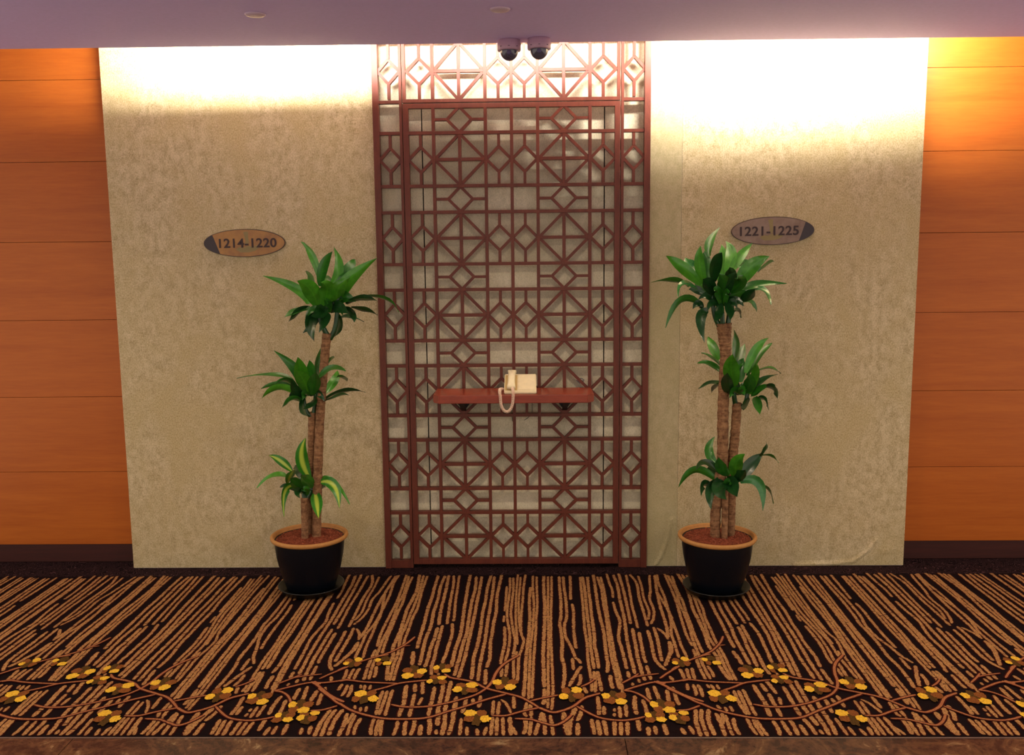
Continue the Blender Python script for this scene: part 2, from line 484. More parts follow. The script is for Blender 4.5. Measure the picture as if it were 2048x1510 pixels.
FLOWERS = '''Y-707,-1096,11,15 Y-666,-1064,16,17 D-686,-1096,15,29 B-702,-1075,14,21 B-663,-1100,13,21
Y-591,-1067,11,16 Y-552,-1096,16,17 D-566,-1054,19,21 B-582,-1096,11,17
Y-462,-1200,21,24 Y-411,-1164,17,22 D-446,-1146,19,32 B-467,-1154,19,20 B-422,-1194,20,24
Y-360,-1134,11,18 Y-322,-1161,17,16 D-338,-1122,15,28 B-316,-1122,13,20 B-358,-1158,10,21
Y-373,-1245,11,17 Y-331,-1218,16,17 D-351,-1230,16,34 B-362,-1210,14,16 B-326,-1249,16,19
Y-268,-1309,16,22 Y-218,-1276,20,21 D-241,-1309,14,37 B-257,-1276,18,18 B-216,-1313,21,21
Y-128,-1252,16,21 Y-79,-1293,20,22 D-99,-1250,17,41 B-71,-1250,18,21 B-116,-1287,18,21
Y-609,-1338,22,23 Y-557,-1378,18,22 D-589,-1374,17,39 B-571,-1334,19,22 B-617,-1377,15,23
Y-211,-1478,21,22 Y-158,-1518,17,22 D-187,-1511,19,48 B-173,-1478,18,21 B-213,-1517,18,21
Y108,-1359,16,22 Y157,-1314,20,22 D138,-1354,17,42 B119,-1317,16,22 B162,-1354,19,23
Y256,-1358,14,22 Y305,-1399,19,22 D282,-1354,17,35 B309,-1354,19,23 B268,-1389,21,25
Y416,-1419,14,21 Y464,-1458,21,20 D440,-1417,17,41 B470,-1417,18,24 B428,-1455,16,23
Y387,-1493,12,17 Y426,-1524,17,17 D406,-1498,16,32 B429,-1491,15,19 B389,-1524,16,19
Y508,-1480,16,15 Y466,-1511,13,19 D491,-1518,22,32 B473,-1482,15,18 B507,-1514,15,18'''
CROWNS = {
'L1': '''-920,-308,1401,-969,-255,1533,-1036,-190,1604,32,g
-927,-320,1407,-904,-340,1496,-858,-360,1558,45,m
-935,-308,1422,-922,-255,1500,-910,-190,1551,37,g
-879,-320,1412,-844,-300,1484,-869,-280,1577,43,g
-866,-308,1411,-810,-255,1483,-794,-190,1522,48,m
-837,-332,1344,-797,-359,1428,-658,-397,1528,64,g
-865,-320,1359,-832,-340,1428,-763,-360,1487,37,m
-952,-308,1391,-984,-255,1442,-1021,-190,1471,27,m
-984,-320,1328,-1039,-300,1397,-1193,-280,1454,43,g
-939,-332,1315,-953,-395,1394,-990,-470,1436,91,g
-918,-332,1313,-880,-395,1394,-888,-470,1427,86,g
-848,-332,1328,-833,-395,1393,-765,-470,1446,64,g
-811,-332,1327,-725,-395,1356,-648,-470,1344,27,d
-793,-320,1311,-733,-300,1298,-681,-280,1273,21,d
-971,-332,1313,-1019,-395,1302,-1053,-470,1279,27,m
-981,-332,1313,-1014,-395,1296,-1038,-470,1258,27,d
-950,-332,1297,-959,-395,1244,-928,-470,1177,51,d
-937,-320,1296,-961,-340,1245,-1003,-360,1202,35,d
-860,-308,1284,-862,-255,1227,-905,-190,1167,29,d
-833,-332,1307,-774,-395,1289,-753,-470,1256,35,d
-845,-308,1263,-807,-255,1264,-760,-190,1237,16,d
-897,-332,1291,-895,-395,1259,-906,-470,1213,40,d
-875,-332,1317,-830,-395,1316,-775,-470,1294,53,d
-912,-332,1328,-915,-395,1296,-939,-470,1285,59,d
-843,-332,1333,-667,-335,1358,-577,-350,1290,15,m
-872,-320,1338,-824,-340,1360,-763,-360,1339,59,m
-900,-308,1359,-909,-255,1420,-933,-190,1451,48,m''',
'L2': '''-1026,-320,948,-1044,-340,1032,-1136,-360,1126,48,m
-1017,-332,950,-1009,-395,1029,-1003,-470,1108,64,g
-999,-320,937,-980,-340,1021,-979,-360,1082,48,m
-974,-308,963,-973,-255,1037,-962,-190,1126,27,m
-980,-308,946,-963,-255,1010,-970,-190,1060,51,m
-1052,-320,965,-1146,-305,1010,-1330,-290,993,17,m
-1045,-332,940,-1074,-395,997,-1107,-470,992,24,m
-1036,-308,909,-1134,-255,956,-1250,-190,931,32,m
-1032,-320,916,-1133,-300,952,-1223,-280,900,32,g
-1025,-332,891,-1057,-395,912,-1083,-470,885,24,m
-951,-332,998,-872,-395,1049,-796,-470,1045,27,m
-932,-308,924,-893,-255,976,-891,-190,1012,40,g
-870,-308,1000,-854,-255,987,-849,-190,961,16,m
-934,-308,891,-856,-255,926,-765,-190,910,19,d
-928,-332,890,-850,-395,926,-784,-470,940,13,d
-1019,-332,912,-1010,-395,874,-970,-470,850,27,d
-934,-308,1027,-912,-255,1064,-903,-190,1076,16,m
-997,-332,928,-1000,-395,997,-1011,-470,1049,64,g
-986,-332,923,-953,-395,986,-928,-470,1038,59,m
-1019,-332,912,-1034,-395,949,-1033,-470,1013,43,d
-976,-332,901,-967,-395,890,-987,-470,881,32,d''',
'L3': '''-1009,-320,537,-1037,-340,636,-1009,-360,731,58,y
-1089,-320,569,-1137,-340,624,-1179,-360,651,38,y
-1109,-320,537,-1182,-300,545,-1266,-280,480,22,g
-1106,-332,515,-1075,-395,568,-1039,-470,611,33,y
-1070,-332,502,-1111,-368,486,-1107,-416,383,33,y
-989,-308,495,-913,-305,520,-836,-290,403,27,g
-957,-332,520,-887,-371,511,-856,-422,421,50,y
-984,-332,470,-962,-395,436,-940,-470,389,52,y
-1038,-308,515,-1074,-255,559,-1116,-190,551,46,d
-1074,-320,473,-1116,-300,494,-1159,-280,483,24,d
-1033,-332,483,-1053,-395,531,-1056,-470,574,49,m
-989,-332,501,-1003,-395,543,-1008,-470,586,55,m
-1021,-332,476,-1042,-395,493,-1018,-470,482,37,d
-996,-308,476,-976,-255,482,-966,-190,458,37,d''',
'R1': '''788,-333,1520,797,-280,1583,853,-215,1648,36,m
748,-345,1400,663,-365,1476,590,-385,1525,51,g
743,-333,1446,712,-280,1480,704,-215,1514,56,l
765,-345,1400,737,-365,1492,738,-385,1566,46,g
782,-345,1411,773,-325,1491,770,-305,1543,51,m
803,-357,1411,800,-420,1492,806,-495,1537,51,d
837,-333,1399,857,-280,1490,863,-215,1572,56,g
859,-333,1445,892,-280,1525,881,-215,1586,51,g
876,-333,1450,933,-280,1518,999,-215,1576,43,g
922,-333,1467,948,-280,1489,983,-215,1500,33,l
909,-345,1387,960,-365,1473,1034,-385,1518,68,g
997,-333,1449,1050,-280,1482,1099,-215,1493,15,m
878,-357,1399,863,-420,1441,841,-495,1476,51,d
910,-345,1364,991,-365,1398,1111,-385,1401,33,m
964,-357,1375,1006,-420,1372,1017,-495,1317,21,l
696,-345,1389,635,-325,1418,536,-305,1408,21,m
734,-357,1378,660,-420,1404,627,-495,1354,21,l
766,-345,1354,734,-325,1376,703,-305,1376,39,d
749,-345,1308,659,-365,1333,591,-385,1213,31,m
782,-357,1285,737,-420,1255,741,-495,1159,46,d
761,-345,1296,734,-365,1315,708,-385,1293,33,d
920,-357,1330,944,-420,1356,948,-495,1381,45,d
905,-345,1312,968,-325,1322,1005,-305,1274,21,m
880,-333,1259,926,-280,1279,957,-215,1241,15,d
862,-357,1330,861,-420,1288,846,-495,1254,39,d
828,-357,1319,816,-420,1277,779,-495,1249,39,d
804,-357,1354,768,-420,1402,731,-495,1428,56,d
850,-357,1342,847,-420,1402,869,-495,1454,56,d
827,-357,1354,836,-420,1402,797,-495,1449,65,m
873,-357,1365,903,-420,1413,875,-495,1437,59,m
768,-333,1365,760,-280,1398,747,-215,1419,53,m''',
'R2': '''902,-333,1054,924,-280,1125,925,-215,1190,31,m
920,-333,1024,943,-280,1077,977,-215,1124,43,m
953,-345,1007,996,-325,1105,1061,-305,1158,39,g
962,-333,994,1031,-282,1082,1099,-219,1126,30,m
838,-333,1066,818,-280,1120,809,-215,1158,42,g
838,-333,1042,813,-280,1072,780,-215,1083,15,m
845,-333,1007,807,-280,1042,763,-215,1037,25,m
857,-333,953,815,-280,955,768,-215,918,19,d
857,-333,953,839,-280,940,829,-215,899,19,d
905,-357,950,872,-420,1035,863,-495,1107,71,g
931,-345,966,934,-325,1029,952,-305,1068,51,m
970,-357,914,976,-420,1005,962,-495,1067,39,g
1008,-333,1014,1080,-280,1019,1143,-215,986,9,m
978,-345,918,1019,-365,974,1085,-385,1006,23,d
1033,-357,943,1060,-420,947,1056,-495,912,25,d
976,-357,908,1006,-420,947,1009,-495,970,27,m
1011,-357,890,1024,-420,897,1020,-495,866,19,d
994,-357,902,991,-420,877,982,-495,847,39,m
888,-357,915,856,-420,971,839,-495,1028,53,d
959,-357,897,939,-420,877,910,-495,867,27,d
941,-357,920,954,-420,971,929,-495,1027,53,m''',
'R3': '''837,-333,592,810,-280,643,849,-215,696,41,m
851,-357,554,772,-420,619,714,-495,607,33,d
830,-345,520,742,-325,566,670,-305,479,35,m
804,-357,498,761,-420,521,739,-495,492,32,d
840,-357,523,792,-420,490,784,-495,428,46,d
924,-357,529,903,-420,612,923,-495,674,61,g
939,-345,519,991,-325,589,1050,-305,634,58,d
1028,-345,631,1043,-365,666,1042,-385,701,17,d
1034,-345,634,1071,-365,635,1099,-385,609,9,m
937,-357,516,1019,-366,512,1034,-387,390,44,l
1004,-333,491,1079,-280,464,1126,-215,376,6,m
876,-357,535,887,-420,514,895,-495,485,67,d
870,-357,535,833,-420,502,848,-495,473,70,d
856,-333,536,830,-280,554,806,-215,526,43,d
888,-357,548,837,-420,600,809,-495,660,49,m
906,-357,535,922,-420,563,927,-495,605,49,d''',
}

# ------------------------------------------------------------------ floor
FE = -1.6265       # front edge of the carpet
fl = struct(boxo('floor', -3.6, 3.6, -7.0, 0.4, -0.12, -0.012, M['dark']))
for i in range(-2, 2):
    for j in range(9):
        x0 = 0.294+i*1.784; y1 = FE-0.004-j*0.6
        boxo('floor_tile', x0+0.0012, x0+1.784-0.0012, y1-0.6+0.0012, y1-0.0012, -0.012, 0.0, M['marble'], fl, 0.001)
boxo('edge_trim', -3.3, 3.6, FE-0.004, FE, -0.012, 0.0012, M['trim'], fl)

carpet = tag(boxo('carpet', -3.3, 3.6, FE, 0.099, -0.012, 0.0, M['carpet']),
             'black wall to wall carpet with tan bamboo stripes and yellow blossoms', 'carpet')
PER = 1.246
rnd = random.Random(7)
def parse(T):
    out = []
    for l in T.strip().split('\n'):
        p = l.split(); out.append((float(p[0])/1000, [Vector((float(a.split(',')[0])/1000, float(a.split(',')[1])/1000, 0)) for a in p[1:]]))
    return out
def resample(P, step):
    P = catmull(P, 6) if len(P) > 2 else P
    out = [P[0]]; acc = 0
    for a, b in zip(P, P[1:]):
        L = (b-a).length
        if L < 1e-9: continue
        t = step-acc
        while t <= L: out.append(a.lerp(b, t/L)); t += step
        acc = L-(t-step)
    if (out[-1]-P[-1]).length > step*0.4: out.append(P[-1])
    return out
def ribbon(V, F, P, wd, z, extra=0.0, jit=0.26, gaps=True, taper=True, seed=0):
    rr = random.Random(seed)
    S = resample(P, 0.008); nS = len(S)
    if nS < 2: return
    base = len(V); cut = set()
    if gaps:
        k = rr.randint(12, 36)
        while k < nS-3: cut.add(k); k += rr.randint(20, 60)
    for i, p in enumerate(S):
        t = (S[min(i+1, nS-1)]-S[max(i-1, 0)]); t = t.normalized() if t.length else Vector((0, 1, 0))
        s = Vector((-t.y, t.x, 0))
        e = min(i, nS-1-i); tp = 1.0
        if taper: tp = (0.45, 0.85)[e] if e < 2 else 1.0
        ja, jb = rr.uniform(-jit, jit), rr.uniform(-jit, jit)
        a = p + s*(wd/2*tp*(1+ja)+extra); b = p - s*(wd/2*tp*(1+jb)+extra)
        V.append((a.x, a.y, z)); V.append((b.x, b.y, z))
    for i in range(nS-1):
        q = [base+2*i, base+2*i+1, base+2*i+3, base+2*i+2]
        if i in cut and not extra:
            # short dark break across the strand
            ax = [Vector(V[q[0]]), Vector(V[q[1]]), Vector(V[q[2]]), Vector(V[q[3]])]
            m0 = ax[1].lerp(ax[2], .62); m1_ = ax[0].lerp(ax[3], .62)
            b2 = len(V); V.append(tuple(m1_)); V.append(tuple(m0)); F.append((b2, b2+1, q[2], q[3])); continue
        F.append(tuple(q))
ST = parse(STRIPES); BR = parse(BRANCHES)
# join strands that were described in two halves
lower = [s_ for s_ in ST if -1.10 < s_[1][0].y < -0.99]
upper = [s_ for s_ in ST if -1.10 < s_[1][-1].y < -0.99 and s_[1][0].y > -0.99]
ST = [s_ for s_ in ST if s_ not in lower and s_ not in upper]
for wd, P in upper:
    best = None
    for s_ in lower:
        for kx in (-PER, 0, PER):
            dd = abs(s_[1][0].x+kx-P[-1].x)
            if dd < 0.028 and (best is None or dd < best[0]): best = (dd, s_, kx)
    if best:
        lower.remove(best[1]); Q = [p+Vector((best[2], 0, 0)) for p in best[1][1]]
        P = P[:-1]+[(P[-1]+Q[0])/2]+Q[1:]; wd = (wd+best[1][0])/2
    ST.append((wd, P))
ST += [(wd, [P[0]*2-P[1]*1.0 if False else P[0]+Vector((0, .012, 0))]+P[1:]) for wd, P in lower]
Vs, Fs, Vu, Fu, Vb, Fb, Vbu, Fbu = [], [], [], [], [], [], [], []
for k in range(-2, 3):
    off = Vector((PER*k, 0, 0))
    for i, (wd, P) in enumerate(ST):
        Q = [p+off for p in P]
        if min(q_.x for q_ in Q) > 3.2 or max(q_.x for q_ in Q) < -3.2: continue
        if P[0].y > -0.2:   # ragged pointed start by the wall
            Q = [Q[0]+Vector((0.002, 0.012*((i*37) % 5)/5, 0))] + Q
            Q[-1] = Q[-1]
        Q[-1].y = max(Q[-1].y, FE+0.003)
        ribbon(Vs, Fs, Q, wd*0.84, 0.0018+(i % 9)*0.00011, seed=i*11+k)
        ribbon(Vu, Fu, Q, wd*0.84, 0.0006+(i % 9)*0.00011, extra=0.0040, jit=0.05, gaps=False, seed=i*11+k)
    for i, (wd, P) in enumerate(BR):
        Q = [p+off for p in P]
        ribbon(Vb, Fb, Q, wd*0.92, 0.0038+i*0.00003, jit=0.10, gaps=False, taper=True, seed=i)
        ribbon(Vbu, Fbu, Q, wd, 0.0029+i*0.00003, extra=0.0045, jit=0.05, gaps=False, seed=i)
def flat(name, V, F, mat):
    o = mesh_obj(name, V, F, mat, carpet); o['kind'] = 'stuff'; return o
flat('woven_stripes', Vs, Fs, M['tan']); flat('stripe_underlay_weave', Vu, Fu, M['maroon'])  # maroon underlay is the carpet's own colour between the tan strands
flat('woven_branches', Vb, Fb, M['branch']); flat('branch_outline_weave', Vbu, Fbu, M['maroon'])
for fi, l in enumerate(FLOWERS.strip().split('\n')):
    V, F, mi = [], [], []
    for pi, a in enumerate(sorted(l.split(), key=lambda s: 'DBY'.index(s[0]))):
        cx, cy, rx, ry = [float(t)/1000 for t in a[1:].split(',')]
        rr = random.Random(fi*10+pi); n_ = 22; b0 = len(V); z = 0.0050+0.0005*pi
        V.append((cx, cy, z))
        for t in range(n_):
            th = 2*PI*t/n_; j = 1.04+rr.uniform(-.17, .17)
            V.append((cx+rx*j*math.cos(th), cy+ry*j*math.sin(th), z))
        for t in range(n_): F.append((b0, b0+1+t, b0+1+(t+1) % n_)); mi.append('DBY'.index(a[0]))
    me = bpy.data.meshes.new('woven_blossom'); me.from_pydata(V, [], F)
    for m_ in ('petal_D', 'petal_B', 'petal_Y'): me.materials.append(M[m_])
    me.polygons.foreach_set('material_index', mi); me.update()
    for k in range(-2, 3):
        o = bpy.data.objects.new('woven_blossom', me); o.location = (PER*k, 0, 0); o.parent = carpet; COL.objects.link(o)

# ------------------------------------------------------------------ walls
wb = struct(empty('wall_back'))
XL, XR = -1.989, 1.8275
LX0, LX1 = -0.7215, 0.5655       # opening that holds the lattice
ZT = 2.95
def core(x0, x1, y0): return boxo('wall_core', x0, x1, y0, 0.30, -0.012, ZT, M['cove'], wb)
core(XL+0.003, LX0-0.003, 0.003); core(LX1+0.003, XR-0.003, 0.003); core(LX0-0.003, LX1+0.003, 0.10)
def paper(x0, x1, mat, ridges, name='wallpaper_strip'):
    nx = max(4, int((x1-x0)/0.012)); zs = [0.002+0.35*j/40 for j in range(41)]+[0.5, 1.0, 1.5, 2.0, 2.5, ZT]
    V, F = [], []
    def hgt(x, z):
        y = 0.0
        for P, A, sg in ridges:
            for a, b in zip(P, P[1:]):
                ax, az = a; bx, bz = b; dx, dz = bx-ax, bz-az; L2 = dx*dx+dz*dz
                t = max(0, min(1, ((x-ax)*dx+(z-az)*dz)/L2)); dd = math.hypot(x-ax-t*dx, z-az-t*dz)
                y = max(y, A*math.exp(-(dd/sg)**2))
        return -y
    for z in zs:
        for i in range(nx+1):
            x = x0+(x1-x0)*i/nx; V.append((x, hgt(x, z), z))
    for j in range(len(zs)-1):
        for i in range(nx):
            a = j*(nx+1)+i; F.append((a, a+1, a+nx+2, a+nx+1))
    # sides turn back to the wall core
    b0 = len(V)
    for x, c in ((x0, 0), (x1, nx)):
        for j, z in enumerate(zs): V.append((x, 0.29 if (abs(x-XL) < .01 or abs(x-XR) < .01) else 0.10, z))
    m_ = len(zs)
    for s_, c in ((0, 0), (1, nx)):
        for j in range(m_-1):
            q_ = (j*(nx+1)+c, (j+1)*(nx+1)+c, b0+s_*m_+j+1, b0+s_*m_+j); F.append(q_ if s_ == 0 else q_[::-1])
    return mesh_obj(name, V, F, mat, wb, smooth=False)
paper(XL, LX0, M['wallpaper'], [])
paper(LX1, 0.7155, M['wallpaper_green'], [([(0.615, 0.01), (0.64, 0.05), (0.668, 0.13), (0.69, 0.24)], 0.006, 0.008), ([(0.7, 0.0), (0.708, 0.1), (0.706, 0.2), (0.712, 0.33)], 0.003, 0.006)])
paper(0.7165, XR, M['wallpaper'], [([(1.30, 0.005), (1.5, 0.012), (1.585, 0.024), (1.65, 0.075), (1.69, 0.13)], 0.006, 0.011), ([(1.62, 0.02), (1.68, 0.06), (1.76, 0.08)], 0.002, 0.02)])
# boards at the back of the lattice recess, with open joints between them
YP = 0.046
for x0, x1, z0, z1 in ((LX0, -0.5035, 0.0, 2.24), (-0.4995, 0.3555, 0.0, 2.24), (0.3595, LX1, 0.0, 2.24), (LX0, LX1, 2.2425, ZT)):
    boxo('recess_panel', x0+0.0005, x1-0.0005, YP, YP+0.012, z0, z1, M['wallpaper_panel'], wb, 0.0008)
for xs in (-0.5015, 0.3575):
    boxo('joint_shadow_gap', xs-0.003, xs+0.003, YP+0.004, YP+0.011, 0.0, 2.24, M['dark'], wb)
boxo('recess_backing', LX0+0.001, LX1-0.001, YP+0.013, YP+0.0195, 0.0, ZT, M['dark'], wb)

def wood_wall(name, bname, x0, x1):
    W = struct(empty(name)); YW = 0.10
    boxo('wall_core', x0, x1, YW+0.02, YW+0.20, -0.012, ZT, M['dark'], W)
    J = [0.092, 0.471, 0.853, 1.2365, 1.618, 2.0, 2.382, 2.9]
    for a, b in zip(J, J[1:]):
        boxo('wood_panel', x0, x1, YW, YW+0.019, a+0.0009, b-0.0009, M['veneer'], W, 0.0008)
    struct(boxo(bname, x0, x1, YW+0.004, YW+0.02, 0.0, 0.0915, M['skirting']))
wood_wall('wall_left', 'baseboard_left', -3.6, XL-0.001)
wood_wall('wall_right', 'baseboard_right', XR+0.001, 3.6)

# ------------------------------------------------------------------ ceiling with the cove slot behind its edge
bm = bmesh.new()
def edgeY(x): return -0.3255+0.0113*x
prof = [(-3.6, edgeY(-3.6)), (3.6, edgeY(3.6)), (3.6, -4.0), (-3.6, -4.0)]
bot = [bm.verts.new((x, y, 2.43)) for x, y in prof]; top = [bm.verts.new((x, y, 2.465)) for x, y in prof]
bm.faces.new(bot); bm.faces.new(top[::-1])
for i in range(4): bm.faces.new((bot[i], top[i], top[(i+1) % 4], bot[(i+1) % 4]))
ceil = struct(bm_obj('ceiling', bm, M['ceiling']))
struct(boxo('ceiling_cove', -3.6, 3.6, -0.75, 0.30, 2.95, 3.0, M['cove']))
struct(boxo('trim_1', -3.6, 3.6, -0.80, -0.75, 2.465, 3.0, M['cove']))

# fluorescent battens lying in the cove
M['lamp_body'] = plain('white_lamp_body', rgb(230, 230, 225), 0.5)
for i, (x, L, z, lab) in enumerate(((-1.20, 1.10, 2.520, 'left'), (-0.05, 0.75, 2.522, 'middle'), (1.30, 1.35, 2.54, 'right'))):
    yl_ = -0.375 if x > 1 else -0.448
    o = boxo('cove_lamp', x-L/2, x+L/2, yl_-0.058, yl_, 2.4655, z+0.02, M['lamp_body'])
    tag(o, 'white strip lamp hidden in the ceiling cove, %s one of three' % lab, 'lamp', 'strip lamps in the cove')

# small round caps on the ceiling
M['cap'] = plain('white_cap', rgb(205, 180, 200), 0.5)
for (x, y), lab in (((-1.007, -0.866), 'small white round cap on the ceiling above the left number plate'), ((-0.100, -0.885), 'small white round cap on the ceiling above the dome cameras')):
    bm = bmesh.new(); lathe(bm, [(0, 2.4215), (0.020, 2.4215), (0.033, 2.4235), (0.038, 2.4275), (0.038, 2.4299), (0, 2.4299)], 32, (x, y, 0))
    tag(bm_obj('ceiling_cap', bm, M['cap'], None, True), lab, 'ceiling cap', 'flush caps on the ceiling')

# dome cameras
M['cam_body'] = plain('camera_white_plastic', rgb(190, 150, 172), 0.45)
M['dome'] = plain('dark_blue_dome', rgb(18, 13, 62), 0.08, 0.6, coat=0.6)
n = NT('clear_dome_shell'); n.color((0.9, 0.9, 0.95, 1)); n.b.inputs['Alpha'].default_value = 0.07; M['shell'] = n.done(0.05, 0.6)
M['lens'] = plain('lens_grey', rgb(90, 80, 120), 0.3)
for (x, y, zb), lab in (((-0.078, -0.375, 2.386), 'left white ceiling camera with dark blue glass dome'), ((0.0478, -0.398, 2.385), 'right white ceiling camera with dark blue glass dome')):
    c = tag(empty('dome_camera', (x, y, 2.43)), lab, 'security camera', 'dome cameras on the ceiling edge')
    z0 = zb-2.43
    bm = bmesh.new(); lathe(bm, [(0.030, z0+0.002), (0.047, z0), (0.0495, z0+0.003), (0.050, z0+0.030), (0.047, z0+0.034), (0.047, -0.0003), (0, -0.0003)], 40)
    bm_obj('housing', bm, M['cam_body'], c, True)
    bm = bmesh.new(); lathe(bm, [(0.0385*math.cos(a), z0-0.040*math.sin(a)) for a in [PI/2*k/10 for k in range(10)]]+[(0, z0-0.040)], 36)
    bm_obj('dome', bm, M['dome'], c, True)
    bm = bmesh.new(); lathe(bm, [(0.0435*math.cos(a), z0-0.0435*math.sin(a)) for a in [PI/2*k/10 for k in range(10)]]+[(0, z0-0.0435)], 36)
    bm_obj('dome_shell', bm, M['shell'], c, True)
    bm = bmesh.new(); lathe(bm, [(0, 0), (0.008, 0), (0.010, 0.004), (0, 0.006)], 16)
    o = bm_obj('lens', bm, M['lens'], c, True); o.location = (0, -0.0378, z0-0.011); o.rotation_euler = (math.radians(90), 0, 0)
    bm = bmesh.new()
    for a in (-0.7, 0.0, 0.7): box(bm, 0.0505*math.sin(a)-0.004, 0.0505*math.sin(a)+0.004, -0.0505*math.cos(a)-0.0006, -0.0505*math.cos(a)+0.003, z0+0.012, z0+0.0135)
    bm_obj('vent_slot', bm, M['dark'], c)

# ------------------------------------------------------------------ lattice screen
CX0 = -0.078; UU = 0.1213; Z0 = 0.0385
tb = 0.0150
screen = tag(empty('lattice_screen', (CX0, 0, 0)), 'tall red-brown wooden lattice screen filling the wall opening between the plants', 'screen')
YF, YB = -0.014, 0.014
def panel(name, label=None):
    o = bpy.data.objects.new(name, None); o.parent = screen; o.location = (-CX0, 0, 0); COL.objects.link(o); o.empty_display_size = .1
    if label: o['label'] = label
    return o
def bar(name, p, x0, x1, z0, z1, dy=0.0):
    bm = bmesh.new(); box(bm, x0, x1, YF+dy, YB-dy, z0, z1, 0.0008)
    return bm_obj(name, bm, M['lattice'], p)
def poly(name, p, pts, dy):
    bm = bmesh.new(); prism(bm, pts, YF+dy, YB-dy); return bm_obj(name, bm, M['lattice'], p)
def diamond(p, cx, cz, rx, rz, t, dy=0.003):
    # four mitred bars; rx, rz = centre-line half diagonals
    k = t*0.707
    for sx_, sz_ in ((1, 1), (-1, 1), (-1, -1), (1, -1)):
        poly('diagonal_bar', p, [(cx, cz+sz_*(rz+k)), (cx+sx_*(rx+k), cz), (cx+sx_*(rx-k), cz), (cx, cz+sz_*(rz-k))], dy)
def small_cell(p, x0, x1, zb, zt):
    # A block of a narrow column: stem, diamond, stem
    cx = (x0+x1)/2; cz = (zb+zt)/2; r = min((x1-x0)/2, UU/2)-tb*0.15
    rr = r if (x1-x0) > 0.11 else r+0.004
    diamond(p, cx, cz, r, rr, tb*0.88)
    bar('stem_bar', p, cx-tb*.45, cx+tb*.45, cz+rr, zt-tb/2, 0.002)
    bar('stem_bar', p, cx-tb*.45, cx+tb*.45, zb+tb/2, cz-rr, 0.002)
def big_cell(p, x0, x1, zb, zt):
    cx = (x0+x1)/2; cz = (zb+zt)/2
    diamond(p, cx, cz, UU-tb*.2, (zt-zb)/2-tb*.2, tb*0.9)
    bar('cross_bar', p, x0+tb/2, x1-tb/2, cz-tb*.5, cz+tb*.5, 0.0015)
    bar('centre_bar', p, cx-tb*.5, cx+tb*.5, zb+tb/2, zt-tb/2, 0.0012)
def big_b(p, x0, x1, zb, zt):
    cx = (x0+x1)/2; cz = (zb+zt)/2; r = UU/2-tb*.2
    diamond(p, cx, cz, r, r, tb*0.88)
    bar('stem_bar', p, x0+tb/2, cx-r, cz-tb*.42, cz+tb*.42, 0.002)
    bar('stem_bar', p, cx+r, x1-tb/2, cz-tb*.42, cz+tb*.42, 0.002)
colsx = [CX0+v for v in (-0.4865, -0.3639, -0.1213, 0.0, 0.1213, 0.3639, 0.4865)]
def fill(p, rows, xs):
    for kind, zb, zt in rows:
        for a, b in zip(xs, xs[1:]):
            big = (b-a) > 0.2
            if kind == 'A': (big_cell if big else small_cell)(p, a, b, zb, zt)
            elif big: big_b(p, a, b, zb, zt)
P3 = 0.36375
door = panel('door_panel')
rows = []; rails = []
for k in range(6):
    zb = Z0+P3*k; rows += [('A', zb, zb+2*UU), ('B', zb+2*UU, zb+P3)]
    rails += [zb+2*UU] + ([zb+P3] if k < 5 else [])
fill(door, rows, colsx)
DT = Z0+6*P3                 # top rail of the door, centre line
bar('side_stile', door, CX0-0.5045, CX0-0.4785, 0.020, DT+0.012); bar('side_stile', door, CX0+0.4785, CX0+0.5045, 0.020, DT+0.012)
for x in colsx[1:-1]: bar('upright_bar', door, x-tb/2, x+tb/2, Z0, DT-.004, 0.0006)
for z in rails: bar('rail_bar', door, CX0-0.4785, CX0+0.4785, z-tb/2, z+tb/2, 0.0003)
bar('bottom_rail', door, CX0-0.4785, CX0+0.4785, 0.020, 0.046, 0.0002)
bar('top_rail', door, CX0-0.4785, CX0+0.4785, DT-0.010, DT+0.012, 0.0002)
top = panel('top_panel')
TZ = DT+0.024; TH2 = 0.266
xs = colsx
fill(top, [('A', TZ, TZ+TH2), ('B', TZ+TH2, TZ+TH2+UU)], xs)
bar('bottom_rail', top, CX0-0.5045, CX0+0.5045, TZ-0.008, TZ+0.008, 0.0002)
bar('rail_bar', top, CX0-0.49, CX0+0.49, TZ+TH2-tb/2, TZ+TH2+tb/2, 0.0003); bar('rail_bar', top, CX0-0.49, CX0+0.49, TZ+TH2+UU-tb/2, TZ+TH2+UU+tb/2, 0.0003)
for x in [CX0-0.4965, *xs[1:-1], CX0+0.4965]: bar('upright_bar', top, x-tb/2, x+tb/2, TZ+0.008, TZ+TH2+UU, 0.0006)
for s in (-1, 1):
    sp = panel('side_panel')
    a, b = sorted((CX0+s*0.5075, CX0+s*0.6435))
    xi = CX0+s*0.514; xo = CX0+s*0.6285
    bar('inner_stile', sp, min(CX0+s*0.5075, CX0+s*0.5205), max(CX0+s*0.5075, CX0+s*0.5205), 0.001, TZ+TH2+UU)
    bar('outer_stile', sp, min(CX0+s*0.615, CX0+s*0.6435), max(CX0+s*0.615, CX0+s*0.6435), 0.001, TZ+TH2+UU, -0.006)
    c0, c1 = sorted((CX0+s*0.514, CX0+s*0.620))
    r2 = [r_ for r_ in rows if r_[0] == 'A']+[('A', TZ, TZ+TH2)]
    for kd, zb, zt in r2: small_cell(sp, c0, c1, zb, zt)
    e0, e1 = sorted((CX0+s*0.5205, CX0+s*0.615))
    for z in rails+[TZ-0.004, TZ+TH2, TZ+TH2+UU]: bar('rail_bar', sp, e0, e1, z-tb/2, z+tb/2, 0.0003)
    bar('bottom_rail', sp, e0, e1, 0.001, 0.040, 0.0002)

